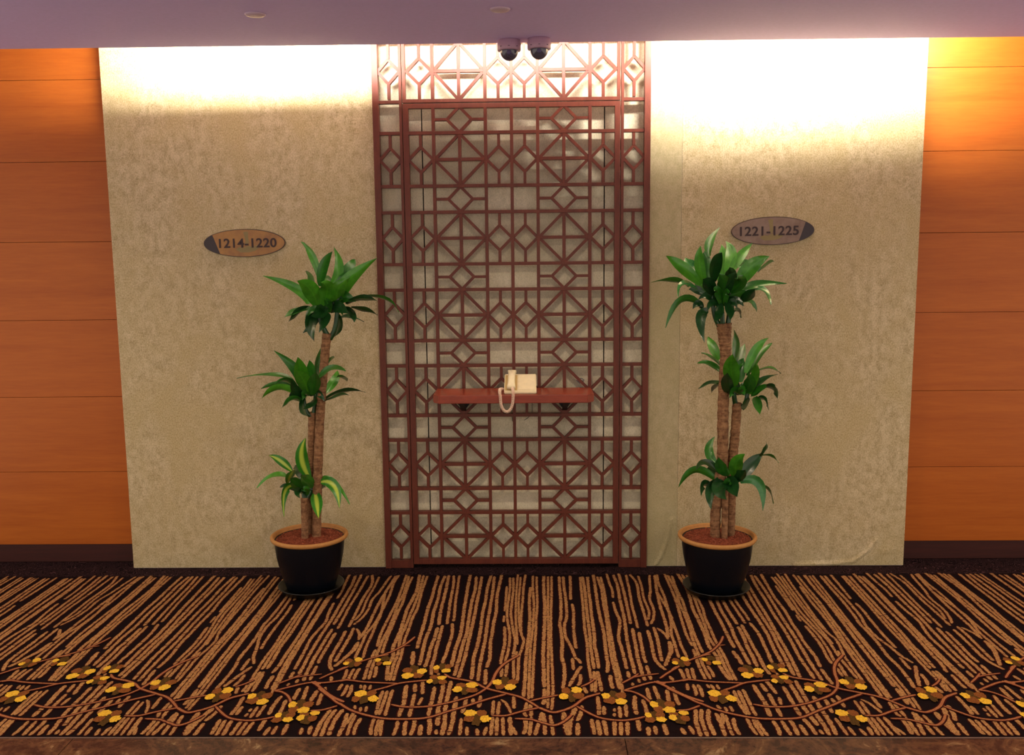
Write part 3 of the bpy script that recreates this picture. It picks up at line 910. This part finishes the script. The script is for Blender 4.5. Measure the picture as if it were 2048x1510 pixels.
# ------------------------------------------------------------------ shelf, telephone
sh = tag(empty('wall_shelf', (-0.078, -0.013, 0.86)), 'red-brown wooden shelf with cut corners on dark brackets under the telephone', 'shelf')
def local(o, p): o.location = -Vector(p.location); return o
bm = bmesh.new()
pts = [(-0.448, -0.020), (0.292, -0.020), (0.292, -0.215), (0.262, -0.248), (-0.418, -0.248), (-0.448, -0.215)]
lo = [bm.verts.new((x, y, 0.862)) for x, y in pts]; hi = [bm.verts.new((x, y, 0.900)) for x, y in pts]
bm.faces.new(lo); bm.faces.new(hi[::-1])
for i in range(6): bm.faces.new((lo[i], hi[i], hi[(i+1) % 6], lo[(i+1) % 6]))
bmesh.ops.recalc_face_normals(bm, faces=bm.faces)
bmesh.ops.bevel(bm, geom=[e for e in bm.edges], offset=0.003, segments=2, affect='EDGES')
local(bm_obj('shelf_board', bm, M['shelf'], sh), sh)
M['bracket'] = plain('black_bracket_metal', rgb(26, 20, 26), 0.5, 0.4)
for x in (-0.3208, 0.1648):
    bm = bmesh.new()
    prism(bm, [(x-0.055, 0.861), (x+0.055, 0.861), (x+0.014, 0.806), (x-0.014, 0.806)], -0.024, -0.0155)
    V0 = [bm.verts.new((x-0.012, y, z)) for y, z in ((-0.021, 0.861), (-0.21, 0.861), (-0.021, 0.790))]; V1 = [bm.verts.new((x+0.012, v_.co.y, v_.co.z)) for v_ in V0]
    bm.faces.new(V0); bm.faces.new(V1[::-1])
    for i in range(3): bm.faces.new((V0[i], V1[i], V1[(i+1) % 3], V0[(i+1) % 3]))
    box(bm, x-0.05, x+0.05, -0.20, -0.021, 0.857, 0.8615)
    local(bm_obj('bracket', bm, M['bracket'], sh), sh)

M['phone'] = plain('aged_cream_plastic', rgb(232, 218, 178), 0.42, 0.4, var=0.05, vs=40)
M['phone_shadow'] = plain('shaded_phone_plastic', rgb(196, 168, 108), 0.5, 0.3)  # darker plastic tone stands for the shade under the handset
M['cord'] = plain('cream_cord', rgb(236, 206, 180), 0.5)
PX0, PX1 = -0.1205, 0.0285
ph = tag(empty('telephone', ((PX0+PX1)/2, -0.14, 0.900)), 'cream desk telephone with coiled cord hanging over the shelf edge', 'telephone')
def wedge(bm, x0, x1, pts, bev=0.003):
    a = [bm.verts.new((x0, y, z)) for y, z in pts]; b = [bm.verts.new((x1, y, z)) for y, z in pts]
    n_ = len(pts); fs = [bm.faces.new(a), bm.faces.new(b[::-1])]
    for i in range(n_): fs.append(bm.faces.new((a[i], b[i], b[(i+1) % n_], a[(i+1) % n_])))
    bmesh.ops.recalc_face_normals(bm, faces=fs)
    bmesh.ops.bevel(bm, geom=list({e for f_ in fs for e in f_.edges}), offset=bev, segments=3, affect='EDGES')
bm = bmesh.new(); wedge(bm, PX0, PX1, [(-0.215, 0.9006), (-0.215, 0.913), (-0.075, 0.972), (-0.055, 0.972), (-0.055, 0.9006)], 0.003)
local(bm_obj('base', bm, M['phone'], ph, False), ph)
def face_pt(t): # point on sloping face, t from front (0) to back (1)
    return (-0.215+0.14*t, 0.913+0.059*t)
bm = bmesh.new()
y0, z0 = face_pt(0.06); y1, z1 = face_pt(0.96)
wedge(bm, -0.056, PX1-0.004, [(y0, z0-0.004), (y0, z0+0.003), (y1, z1+0.003), (y1, z1-0.004)], 0.0015)
local(bm_obj('cover_plate', bm, M['phone'], ph), ph)
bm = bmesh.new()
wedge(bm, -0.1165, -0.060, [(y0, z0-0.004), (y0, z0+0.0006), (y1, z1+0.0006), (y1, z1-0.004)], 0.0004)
o = local(bm_obj('cradle', bm, M['phone_shadow'], ph), ph); o['label'] = 'yellowish recess under the handset, shade put into its colour'
# handset: two thick ends and a slimmer grip along the left side of the base
bm = bmesh.new()
rows_ = []
nseg = 18
for i in range(nseg+1):
    t = i/nseg; y, z = face_pt(0.03+1.02*t)
    e = abs(2*t-1)
    wd = 0.0165+(0.0055*(e-0.55)/0.45 if e > .55 else 0)
    lift = 0.006+0.014*(1-min(1, e/0.75)**2)
    th = 0.018+0.003*e
    if i in (0, nseg): th *= 0.7; wd *= 0.85
    nrm = Vector((0, -0.388, 0.921))
    c0 = Vector((-0.088+0.003*t, y, z))+nrm*lift
    ring = []
    for k in range(12):
        a = 2*PI*k/12; ca, sa = math.cos(a), math.sin(a)
        sxp = math.copysign(abs(ca)**0.55, ca)*wd; szp = math.copysign(abs(sa)**0.55, sa)*th/2
        ring.append(bm.verts.new(c0+Vector((sxp, 0, 0))+nrm*(szp+th/2)))
    rows_.append(ring)
for A, B in zip(rows_, rows_[1:]):
    for k in range(12): bm.faces.new((A[k], A[(k+1) % 12], B[(k+1) % 12], B[k]))
bm.faces.new(rows_[0][::-1]); bm.faces.new(rows_[-1])
local(bm_obj('handset', bm, M['phone'], ph, True), ph)
# coiled cord
path = catmull([(-0.0830, -0.212, 0.930), (-0.0800, -0.235, 0.924), (-0.0780, -0.262, 0.912), (-0.0786, -0.264, 0.8905), (-0.0826, -0.262, 0.8575), (-0.0937, -0.262, 0.8337), (-0.1083, -0.262, 0.8255),
                (-0.1227, -0.262, 0.8339), (-0.1333, -0.262, 0.8579), (-0.1362, -0.263, 0.8909), (-0.1385, -0.260, 0.912), (-0.1400, -0.235, 0.921), (-0.1395, -0.200, 0.919), (-0.1340, -0.175, 0.917), (-0.1215, -0.165, 0.918)], 40)
bm = bmesh.new(); tot = 0; hel = []; prev = None; s = None
for i, p in enumerate(path):
    if i: tot += (p-path[i-1]).length
    t = (path[min(i+1, len(path)-1)]-path[max(i-1, 0)]).normalized()
    if s is None: s = t.cross(Vector((1, 0, 0))).normalized()
    s = (s-t*s.dot(t)).normalized(); b_ = t.cross(s)
    a = 2*PI*tot/0.0052; rr_ = 0.0042 if 20 < i < len(path)-90 else 0.0022
    hel.append(p+s*rr_*math.cos(a)+b_*rr_*math.sin(a))
# fine resample for the helix
fine = []
tot = 0; s = None
P2 = []
for a, b in zip(path, path[1:]):
    for j in range(3): P2.append(a.lerp(b, j/3))
P2.append(path[-1])
for i, p in enumerate(P2):
    if i: tot += (p-P2[i-1]).length
    t = (P2[min(i+1, len(P2)-1)]-P2[max(i-1, 0)]).normalized()
    if s is None: s = t.cross(Vector((1, 0, 0))).normalized()
    s = (s-t*s.dot(t)).normalized(); b_ = t.cross(s)
    a = 2*PI*tot/0.0050
    e = min(i/60, 1, (len(P2)-1-i)/60)
    fine.append(p+(s*math.cos(a)+b_*math.sin(a))*(0.0056*e))
tube(bm, fine, 0.0019, 6)
o = local(bm_obj('coiled_cord', bm, M['cord'], ph, True), ph)

# blue outline telephone sticker on the recess panel
M['blue'] = plain('blue_sticker_ink', rgb(40, 44, 110), 0.6)
st = empty('telephone_sticker', (0.246, YP-0.0015, 0.921))
tag(st, 'small blue outline telephone sticker behind the lattice above the shelf', 'sticker')
def line_strip(name, pts, wd, parent, mat):
    bm = bmesh.new()
    for (ax, az), (bx, bz) in zip(pts, pts[1:]):
        dx, dz = bx-ax, bz-az; L = math.hypot(dx, dz); nx_, nz_ = -dz/L*wd/2, dx/L*wd/2
        prism(bm, [(ax+nx_, az+nz_), (bx+nx_, bz+nz_), (bx-nx_, bz-nz_), (ax-nx_, az-nz_)], -0.0006, 0.0006)
    return bm_obj(name, bm, mat, parent)
line_strip('receiver_outline', [(-.020, .004), (-.012, .014), (.004, .014), (.017, .006), (.013, .000), (.003, .005), (-.008, .006), (-.014, -.001), (-.020, .004)], .0022, st, M['blue'])
line_strip('body_outline', [(-.008, .005), (-.011, -.004), (-.005, -.010), (.006, -.006), (.009, .002)], .0022, st, M['blue'])
line_strip('button_marks', [(-.003, -.003), (.003, -.001)], .0025, st, M['blue'])
# loose cable behind the lattice below the shelf
bm = bmesh.new()
tube(bm, catmull([(-0.088, YP-.003, 0.86), (-0.089, YP-.003, 0.80), (-0.091, YP-.003, 0.76), (-0.088, YP-.003, 0.725)], 6), 0.0013, 6)
tube(bm, catmull([(0.008, YP-.003, 0.86), (0.009, YP-.003, 0.80), (0.006, YP-.003, 0.765), (-0.010, YP-.003, 0.745), (-0.030, YP-.003, 0.730)], 6), 0.0013, 6)
M['cable'] = plain('thin_dark_cable', rgb(60, 46, 30), 0.6)
tag(bm_obj('telephone_cable', bm, M['cable'], None, True), 'thin dark telephone cable hanging behind the lattice below the shelf', 'cable')

# ------------------------------------------------------------------ number plates
M['plate_rim'] = plain('dark_plate_rim', rgb(64, 36, 26), 0.4)
M['plate'] = None
def plate_mat(name, a, b):
    n = NT(name); v = n.tc.outputs['Object']
    x1 = n.noise(v, 14, 4, 0.6); n.color(n.ramp(x1, [(0.35, a), (0.65, b)])); return n.done(0.32, 0.4, 0.25)
M['plate_gold'] = plate_mat('bronze_plate', rgb(168, 122, 68), rgb(142, 100, 64))
M['plate_grey'] = plate_mat('pewter_plate', rgb(142, 118, 104), rgb(124, 98, 84))
M['plate_tip'] = plain('dark_plate_tip', rgb(44, 26, 34), 0.35)
M['digits'] = plain('dark_digits', rgb(52, 26, 26), 0.5)
M['plume'] = plain('faint_green_emblem', rgb(140, 122, 76), 0.5)
def number_plate(cx, cz, rx, rz, text, tip, mat, label, tilt, emb):
    root = empty('number_plate', (cx, -0.004, cz)); root.rotation_euler = (0, tilt, 0)
    tag(root, label, 'sign')
    def ell(a, b, n_=64): return [(a*math.cos(2*PI*i/n_), b*math.sin(2*PI*i/n_)) for i in range(n_)]
    bm = bmesh.new(); prism(bm, ell(rx, rz), -0.004, 0.0035); bm_obj('rim', bm, M['plate_rim'], root)
    bm = bmesh.new(); prism(bm, ell(rx-.003, rz-.003), -0.0055, -0.003); bm_obj('face_plate', bm, mat, root)
    pts = []
    a0, b0 = rx-.003, rz-.003
    # segment cut off by a slightly curved slanted line
    t0, t1 = (math.radians(142), math.radians(232)) if tip < 0 else (math.radians(37), math.radians(-50))
    nn = 20; pts = [(a0*math.cos(t0+(t1-t0)*i/nn), b0*math.sin(t0+(t1-t0)*i/nn)) for i in range(nn+1)]
    # concave inner edge
    p0, p1 = pts[-1], pts[0]
    for i in range(1, 8):
        t = i/8; bx = p0[0]+(p1[0]-p0[0])*t; bz = p0[1]+(p1[1]-p0[1])*t; pts.append((bx, bz))
    bm = bmesh.new(); prism(bm, pts, -0.0062, -0.004); o = bm_obj('dark_tip', bm, M['plate_tip'], root)
    # faint emblem: plume and arc
    bm = bmesh.new()
    ex = emb
    prism(bm, [(ex-.013, .051), (ex+.001, .054), (ex+.011, .052), (ex+.009, .030), (ex+.012, .006), (ex+.008, -.012), (ex-.007, -.010), (ex-.004, .010), (ex-.008, .032)], -0.0058, -0.005)
    prism(bm, [(ex-.052, -.030), (ex-.036, -.018), (ex-.015, -.022), (ex+.006, -.013), (ex+.030, -.018), (ex+.052, -.010), (ex+.058, -.024), (ex+.040, -.037), (ex+.010, -.044), (ex-.030, -.044)], -0.0058, -0.005)
    bm_obj('emblem', bm, M['plume'], root)
    cu = bpy.data.curves.new('room_numbers', 'FONT'); cu.body = text; cu.size = 0.0615; cu.extrude = 0.0006; cu.align_x = 'CENTER'; cu.align_y = 'CENTER'
    cu.offset = 0.0012; cu.space_character = 1.06
    tmp = bpy.data.objects.new('tmp_text', cu); COL.objects.link(tmp)
    dg = bpy.context.evaluated_depsgraph_get(); me = bpy.data.meshes.new_from_object(tmp.evaluated_get(dg))
    bpy.data.objects.remove(tmp, do_unlink=True)
    xs_ = [v_.co.x for v_ in me.vertices]; ys_ = [v_.co.y for v_ in me.vertices]
    W_, H_ = max(xs_)-min(xs_), max(ys_)-min(ys_); mx, my = (max(xs_)+min(xs_))/2, (max(ys_)+min(ys_))/2
    for v_ in me.vertices: v_.co.x = (v_.co.x-mx)*TW/W_; v_.co.y = (v_.co.y-my)*TH/H_
    me.materials.clear(); o = link('room_numbers', me, M['digits'], root); o.rotation_euler = (PI/2, 0, 0); o.location = (TXO*tip, -0.0068, 0)
    o['label'] = 'dark digits reading '+text
    return root
TW, TH, TXO = 0.274, 0.044, -0.0165
number_plate(-1.351, 1.6025, 0.1945, 0.0655, '1214-1220', -1, M['plate_gold'], 'oval bronze wall plate reading 1214-1220 above the left plant', -0.004, 0.010)
number_plate(1.1425, 1.6335, 0.1935, 0.0655, '1221-1225', 1, M['plate_grey'], 'oval pewter wall plate reading 1221-1225 above the right plant', -0.012, -0.010)

# ------------------------------------------------------------------ potted plants
def leaf_mat(name, a, b, rough=0.3, stripe=None):
    n = NT(name); uv = n.node('ShaderNodeUVMap'); sp = n.node('ShaderNodeSeparateXYZ'); n.l(uv.outputs[0], sp.inputs[0])
    g = n.noise(n.tc.outputs['Object'], 30, 3, 0.6)
    c = n.ramp(g, [(0.35, a), (0.65, b)])
    if stripe:
        st_ = n.ramp(sp.outputs[0], [(0.26, (0, 0, 0, 1)), (0.40, (1, 1, 1, 1)), (0.60, (1, 1, 1, 1)), (0.74, (0, 0, 0, 1))])
        c = n.mix(st_, c, stripe)
    else:
        st_ = n.ramp(sp.outputs[0], [(0.44, (0, 0, 0, 1)), (0.5, (1, 1, 1, 1)), (0.56, (0, 0, 0, 1))])
        m_ = n.node('ShaderNodeMath', operation='MULTIPLY'); n.l(st_, m_.inputs[0]); m_.inputs[1].default_value = 0.35
        c = n.mix(m_.outputs[0], c, tuple(min(1, x*1.5) for x in b[:3])+(1,))
    n.color(c); n.b.inputs['Transmission Weight'].default_value = 0.0
    n.b.inputs['Subsurface Weight'].default_value = 0.0
    return n.done(rough, 0.5, 0, 0.1)
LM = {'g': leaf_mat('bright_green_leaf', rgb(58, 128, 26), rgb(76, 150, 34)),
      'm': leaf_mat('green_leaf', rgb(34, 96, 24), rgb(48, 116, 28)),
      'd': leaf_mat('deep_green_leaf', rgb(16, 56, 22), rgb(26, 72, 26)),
      'l': leaf_mat('glossy_green_leaf', rgb(44, 108, 52), rgb(62, 128, 62), 0.18),
      'y': leaf_mat('striped_leaf', rgb(34, 110, 22), rgb(50, 128, 26), 0.35, rgb(176, 196, 70))}
n = NT('cane_bark'); v = n.mapping((1, 1, 1)); z1_ = n.noise(n.mapping((6, 6, 60)), 1.6, 4, 0.6, 0.3); z2_ = n.noise(v, 60, 4, 0.7)
c = n.ramp(z1_, [(0.35, rgb(96, 62, 42)), (0.6, rgb(158, 114, 80))]); c = n.mix(0.45, c, n.ramp(z2_, [(0.4, rgb(84, 56, 36)), (0.62, rgb(170, 132, 92))]))
n.color(c); n.bump(z1_, 0.6, 0.006); M['bark'] = n.done(0.8, 0.2)
M['stub'] = plain('pale_cut_end', rgb(170, 140, 100), 0.8)
M['pot'] = plain('blue_black_glaze', rgb(6, 11, 20), 0.35, 0.25)
M['pot_rim'] = plain('ochre_rim', rgb(180, 128, 70), 0.6, 0.3, var=0.08)
M['soil'] = plain('red_brown_soil', rgb(120, 60, 40), 0.95, 0.1, var=0.5, vs=90)
M['chips'] = plain('red_brown_chips', rgb(140, 76, 52), 0.9, 0.2, var=0.4, vs=70)
M['saucer'] = plain('dark_plastic_saucer', rgb(26, 26, 24), 0.35, 0.4)

def leaf(row, parent, seed):
    vals = row.split(','); col = vals[-1]; v_ = [float(t)/1000 for t in vals[:-1]]
    B, Mi, T, wd = Vector(v_[0:3]), Vector(v_[3:6]), Vector(v_[6:9]), v_[9]
    rr = random.Random(seed)
    C = Mi*2-(B+T)*0.5
    W = max(0.040, wd); N = 10
    L = (Mi-B).length+(T-Mi).length
    W = min(W, 0.075)
    if col == 'd' and L < 0.13: W = min(W, 0.036)
    V, F, UV = [], [], []
    view = (CAM_POS-Mi).normalized()
    roll = math.acos(max(0.12, min(1, wd/W)))*rr.choice((-1, 1))
    for i in range(N+1):
        t = i/N; p = B*(1-t)**2+C*2*t*(1-t)+T*t*t
        tg = (C-B)*2*(1-t)+(T-C)*2*t
        if tg.length < 1e-6: tg = T-B
        tg.normalize()
        s_ = tg.cross(view)
        if s_.length < 0.05: s_ = tg.cross(Vector((1, 0, 0)))
        s_.normalize(); nn = s_.cross(tg)
        sd = (s_*math.cos(roll)+nn*math.sin(roll)); nr = sd.cross(tg)
        if nr.z < 0: nr = -nr
        w_ = W/2*(0.36+0.64*math.sin(PI*min(1, t*1.05)**0.8)) if t < 0.5 else W/2*(1-((t-0.5)/0.5)**1.6)*(0.36+0.64*math.sin(PI*(0.5*1.05)**0.8))
        w_ = max(w_, 0.0006)
        fold = 0.30
        for u, k in ((0, -1), (0.25, -.5), (0.5, 0), (0.75, .5), (1, 1)):
            wav = 0.0025*math.sin(t*9+seed+k*2)*abs(k)
            q_ = p+sd*w_*k+nr*(abs(k)*w_*fold-w_*fold*0.5+wav)
            V.append(tuple(q_)); UV.append((u, t))
    for i in range(N):
        for j in range(4):
            a = i*5+j; F.append((a, a+1, a+6, a+5))
    me = bpy.data.meshes.new('leaf'); me.from_pydata(V, [], F)
    ul = me.uv_layers.new(name='UVMap')
    for lp in me.loops: ul.data[lp.index].uv = UV[lp.vertex_index]
    o = link('leaf', me, LM[col], parent, True)
    if col == 'y': o['label'] = 'leaf with a yellow-green centre stripe'
    return o
def cane(plant, pts, rads, crown, shoots, seed):
    bm = bmesh.new(); P = catmull([Vector(p) for p in pts], 14)
    rr = random.Random(seed); n_ = len(P); R_ = []
    for i in range(n_):
        t = i/(n_-1); k = t*(len(rads)-1); a = int(min(k, len(rads)-2)); R_.append((rads[a]+(rads[a+1]-rads[a])*(k-a))*(1+0.05*math.sin(i*1.9)+rr.uniform(-.03, .03)))
    tube(bm, P, R_, 16)
    cn_ = bm_obj('cane', bm, M['bark'], plant, True)
    for sp in shoots:
        bm = bmesh.new(); S_ = catmull([Vector(p) for p in sp], 6); tube(bm, S_, [0.012-0.003*i/len(S_) for i in range(len(S_))], 10)
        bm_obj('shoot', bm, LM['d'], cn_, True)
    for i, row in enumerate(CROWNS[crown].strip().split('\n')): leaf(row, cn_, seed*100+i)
    bx, by, bz, cnt, rad_ = {'L1': (-0.893, -.32, 1.300, 7, .11), 'L2': (-1.000, -.315, 0.925, 5, .09), 'L3': (-1.024, -.33, 0.470, 4, .07),
                             'R1': (0.845, -.345, 1.315, 13, .12), 'R2': (0.935, -.34, 0.920, 7, .09), 'R3': (0.872, -.355, 0.500, 6, .08)}[crown]
    for i in range(cnt):
        az = 2*PI*(i+rr.uniform(-.2, .2))/cnt; k = rad_*rr.uniform(.75, 1.1); up = rr.uniform(-.35, .75)
        dx, dy = math.sin(az)*k, -math.cos(az)*k
        v_ = [bx+dx*.08, by+dy*.08, bz-.01, bx+dx*.6, by+dy*.6, bz+k*(.22+up*.5), bx+dx, by+dy, bz+k*up, 0.034]
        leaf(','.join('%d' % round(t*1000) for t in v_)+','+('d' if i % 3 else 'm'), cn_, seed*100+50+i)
def pot(cx, cy, label, slabel, side, canes, seed):
    s_ = empty('pot_saucer', (cx, cy, 0.009)); tag(s_, slabel, 'saucer')
    bm = bmesh.new(); lathe(bm, [(0, 0.002), (0.120, 0.002), (0.130, 0.0), (0.147, 0.022), (0.151, 0.024), (0.151, 0.027), (0.146, 0.027), (0.128, 0.008), (0, 0.008)], 56)
    bm_obj('dish', bm, M['saucer'], s_, True)
    root = empty('potted_dracaena', (cx, cy, 0.018)); tag(root, label, 'plant')
    bm = bmesh.new()
    lathe(bm, [(0, 0.0), (0.104, 0.0), (0.110, 0.004), (0.124, 0.045), (0.139, 0.100), (0.151, 0.155), (0.157, 0.205), (0.158, 0.232), (0.158, 0.238), (0.148, 0.236), (0.140, 0.20), (0, 0.19)], 64)
    bm_obj('pot', bm, M['pot'], root, True)
    bm = bmesh.new()
    lathe(bm, [(0.150, 0.232), (0.160, 0.231), (0.172, 0.236), (0.1765, 0.243), (0.1755, 0.251), (0.170, 0.2550), (0.164, 0.254), (0.159, 0.248), (0.154, 0.228), (0.150, 0.232)], 64)
    bm_obj('pot_rim', bm, M['pot_rim'], root, True)
    bm = bmesh.new(); lathe(bm, [(0.1515, 0.236), (0.11, 0.241), (0.05, 0.245), (0, 0.246)], 40)
    bm_obj('soil', bm, M['soil'], root, True)
    bm = bmesh.new(); rr = random.Random(seed)
    for i in range(420):
        r = 0.148*math.sqrt(rr.random()); a = rr.uniform(0, 2*PI); sz = rr.uniform(.003, .0065)
        c_ = Vector((r*math.cos(a), r*math.sin(a), 0.2375+0.009*(1-r/0.15)+sz*.3))
        vs = [bm.verts.new(c_+Vector((dx*sz*rr.uniform(.6, 1.2), dy*sz*rr.uniform(.6, 1.2), dz*sz*rr.uniform(.5, 1)))) for dx, dy, dz in ((1, 0, 0), (-.5, .9, 0), (-.5, -.9, 0), (0, 0, 1))]
        for q_ in ((0, 1, 3), (1, 2, 3), (2, 0, 3)): bm.faces.new([vs[t] for t in q_])
    o = bm_obj('bark_chips', bm, M['chips'], root); o['kind'] = 'stuff'
    holder = root
    for c_ in canes: cane(holder, *c_)
    # the canes were given in world coordinates
    for ch in root.children:
        if ch.name.startswith('cane'): ch.location = -Vector(root.location)
yl = -0.32; yr = -0.345
pot(-1.022, -0.315, 'left potted dracaena of three canes, lowest crown with yellow-striped leaves', 'dark saucer under the left plant pot', -1, [
    ([(-0.990, yl, 0.225), (-0.972, yl, 0.536), (-0.947, yl, 0.85), (-0.915, yl, 1.12), (-0.903, yl, 1.196)], [0.021, 0.021, 0.020, 0.020, 0.022], 'L1',
     [[(-0.900, yl, 1.18), (-0.925, yl-.01, 1.24), (-0.940, yl-.015, 1.32)], [(-0.893, yl, 1.17), (-0.868, yl, 1.22), (-0.850, yl, 1.33)]], 3),
    ([(-1.026, yl+.035, 0.225), (-1.018, yl+.03, 0.46), (-1.000, yl+.02, 0.66), (-0.987, yl+.01, 0.838)], [0.018, 0.018, 0.017, 0.018], 'L2',
     [[(-0.985, yl+.005, 0.82), (-1.012, yl, 0.845), (-1.026, yl, 0.93)], [(-0.985, yl+.01, 0.82), (-0.975, yl+.01, 0.86), (-0.965, yl, 0.93)]], 5),
    ([(-1.035, yl-.03, 0.225), (-1.032, yl-.03, 0.33), (-1.030, yl-.025, 0.450)], [0.0165, 0.016, 0.017], 'L3',
     [[(-1.030, yl-.02, 0.44), (-1.036, yl-.01, 0.47), (-1.030, yl, 0.50)], [(-1.024, yl-.02, 0.44), (-1.005, yl, 0.48)]], 8)], 1)
pot(0.842, -0.345, 'right potted dracaena of three canes with plain green leaves', 'dark saucer under the right plant pot', 1, [
    ([(0.832, yr-.01, 0.225), (0.832, yr-.01, 0.407), (0.857, yr, 0.60), (0.857, yr, 0.848), (0.862, yr, 1.085), (0.858, yr, 1.150), (0.853, yr, 1.228)], [0.023, 0.024, 0.025, 0.025, 0.024, 0.027, 0.034], 'R1',
     [[(0.835, yr, 1.21), (0.810, yr, 1.27), (0.797, yr, 1.37)], [(0.868, yr, 1.21), (0.875, yr, 1.27), (0.880, yr, 1.37)], [(0.845, yr-.01, 1.21), (0.840, yr-.02, 1.28)]], 13),
    ([(0.903, yr+.02, 0.225), (0.905, yr+.02, 0.407), (0.907, yr+.02, 0.594), (0.915, yr+.015, 0.72), (0.921, yr+.01, 0.872)], [0.022, 0.022, 0.022, 0.021, 0.021], 'R2',
     [[(0.915, yr+.01, 0.86), (0.905, yr, 0.90), (0.900, yr, 0.97)], [(0.930, yr+.01, 0.85), (0.955, yr, 0.87), (0.966, yr, 0.94)]], 15),
    ([(0.869, yr-.03, 0.225), (0.868, yr-.03, 0.34), (0.868, yr-.025, 0.49)], [0.014, 0.014, 0.015], 'R3',
     [[(0.866, yr-.02, 0.48), (0.845, yr-.01, 0.50), (0.835, yr, 0.54)], [(0.872, yr-.02, 0.48), (0.890, yr-.02, 0.52)]], 18)], 2)

# downlight fittings in the ceiling behind the camera's view
M['glow'] = NT('lamp_glow'); M['glow'].b.inputs['Emission Color'].default_value = (1, .8, .55, 1); M['glow'].b.inputs['Emission Strength'].default_value = 4; M['glow'] = M['glow'].done()
k_ = 0
for x in (-2.4, 0.0, 2.4):
    for y in (-1.5, -3.3):
        d_ = empty('downlight', (x, y, 2.4299)); k_ += 1
        tag(d_, 'round recessed warm ceiling downlight, '+('left', 'middle', 'right')[int(x/2.4)+1]+(' one of the row nearer the wall' if y > -2 else ' one of the row farther from the wall'), 'ceiling light', 'corridor downlights')
        bm = bmesh.new(); lathe(bm, [(0.045, -0.001), (0.060, -0.004), (0.062, -0.0002), (0.045, -0.0002)], 28); bm_obj('ring', bm, M['cap'], d_, True)
        bm = bmesh.new(); lathe(bm, [(0, -0.0015), (0.044, -0.0015), (0.044, -0.0005)], 28); bm_obj('diffuser', bm, M['glow'], d_, True)
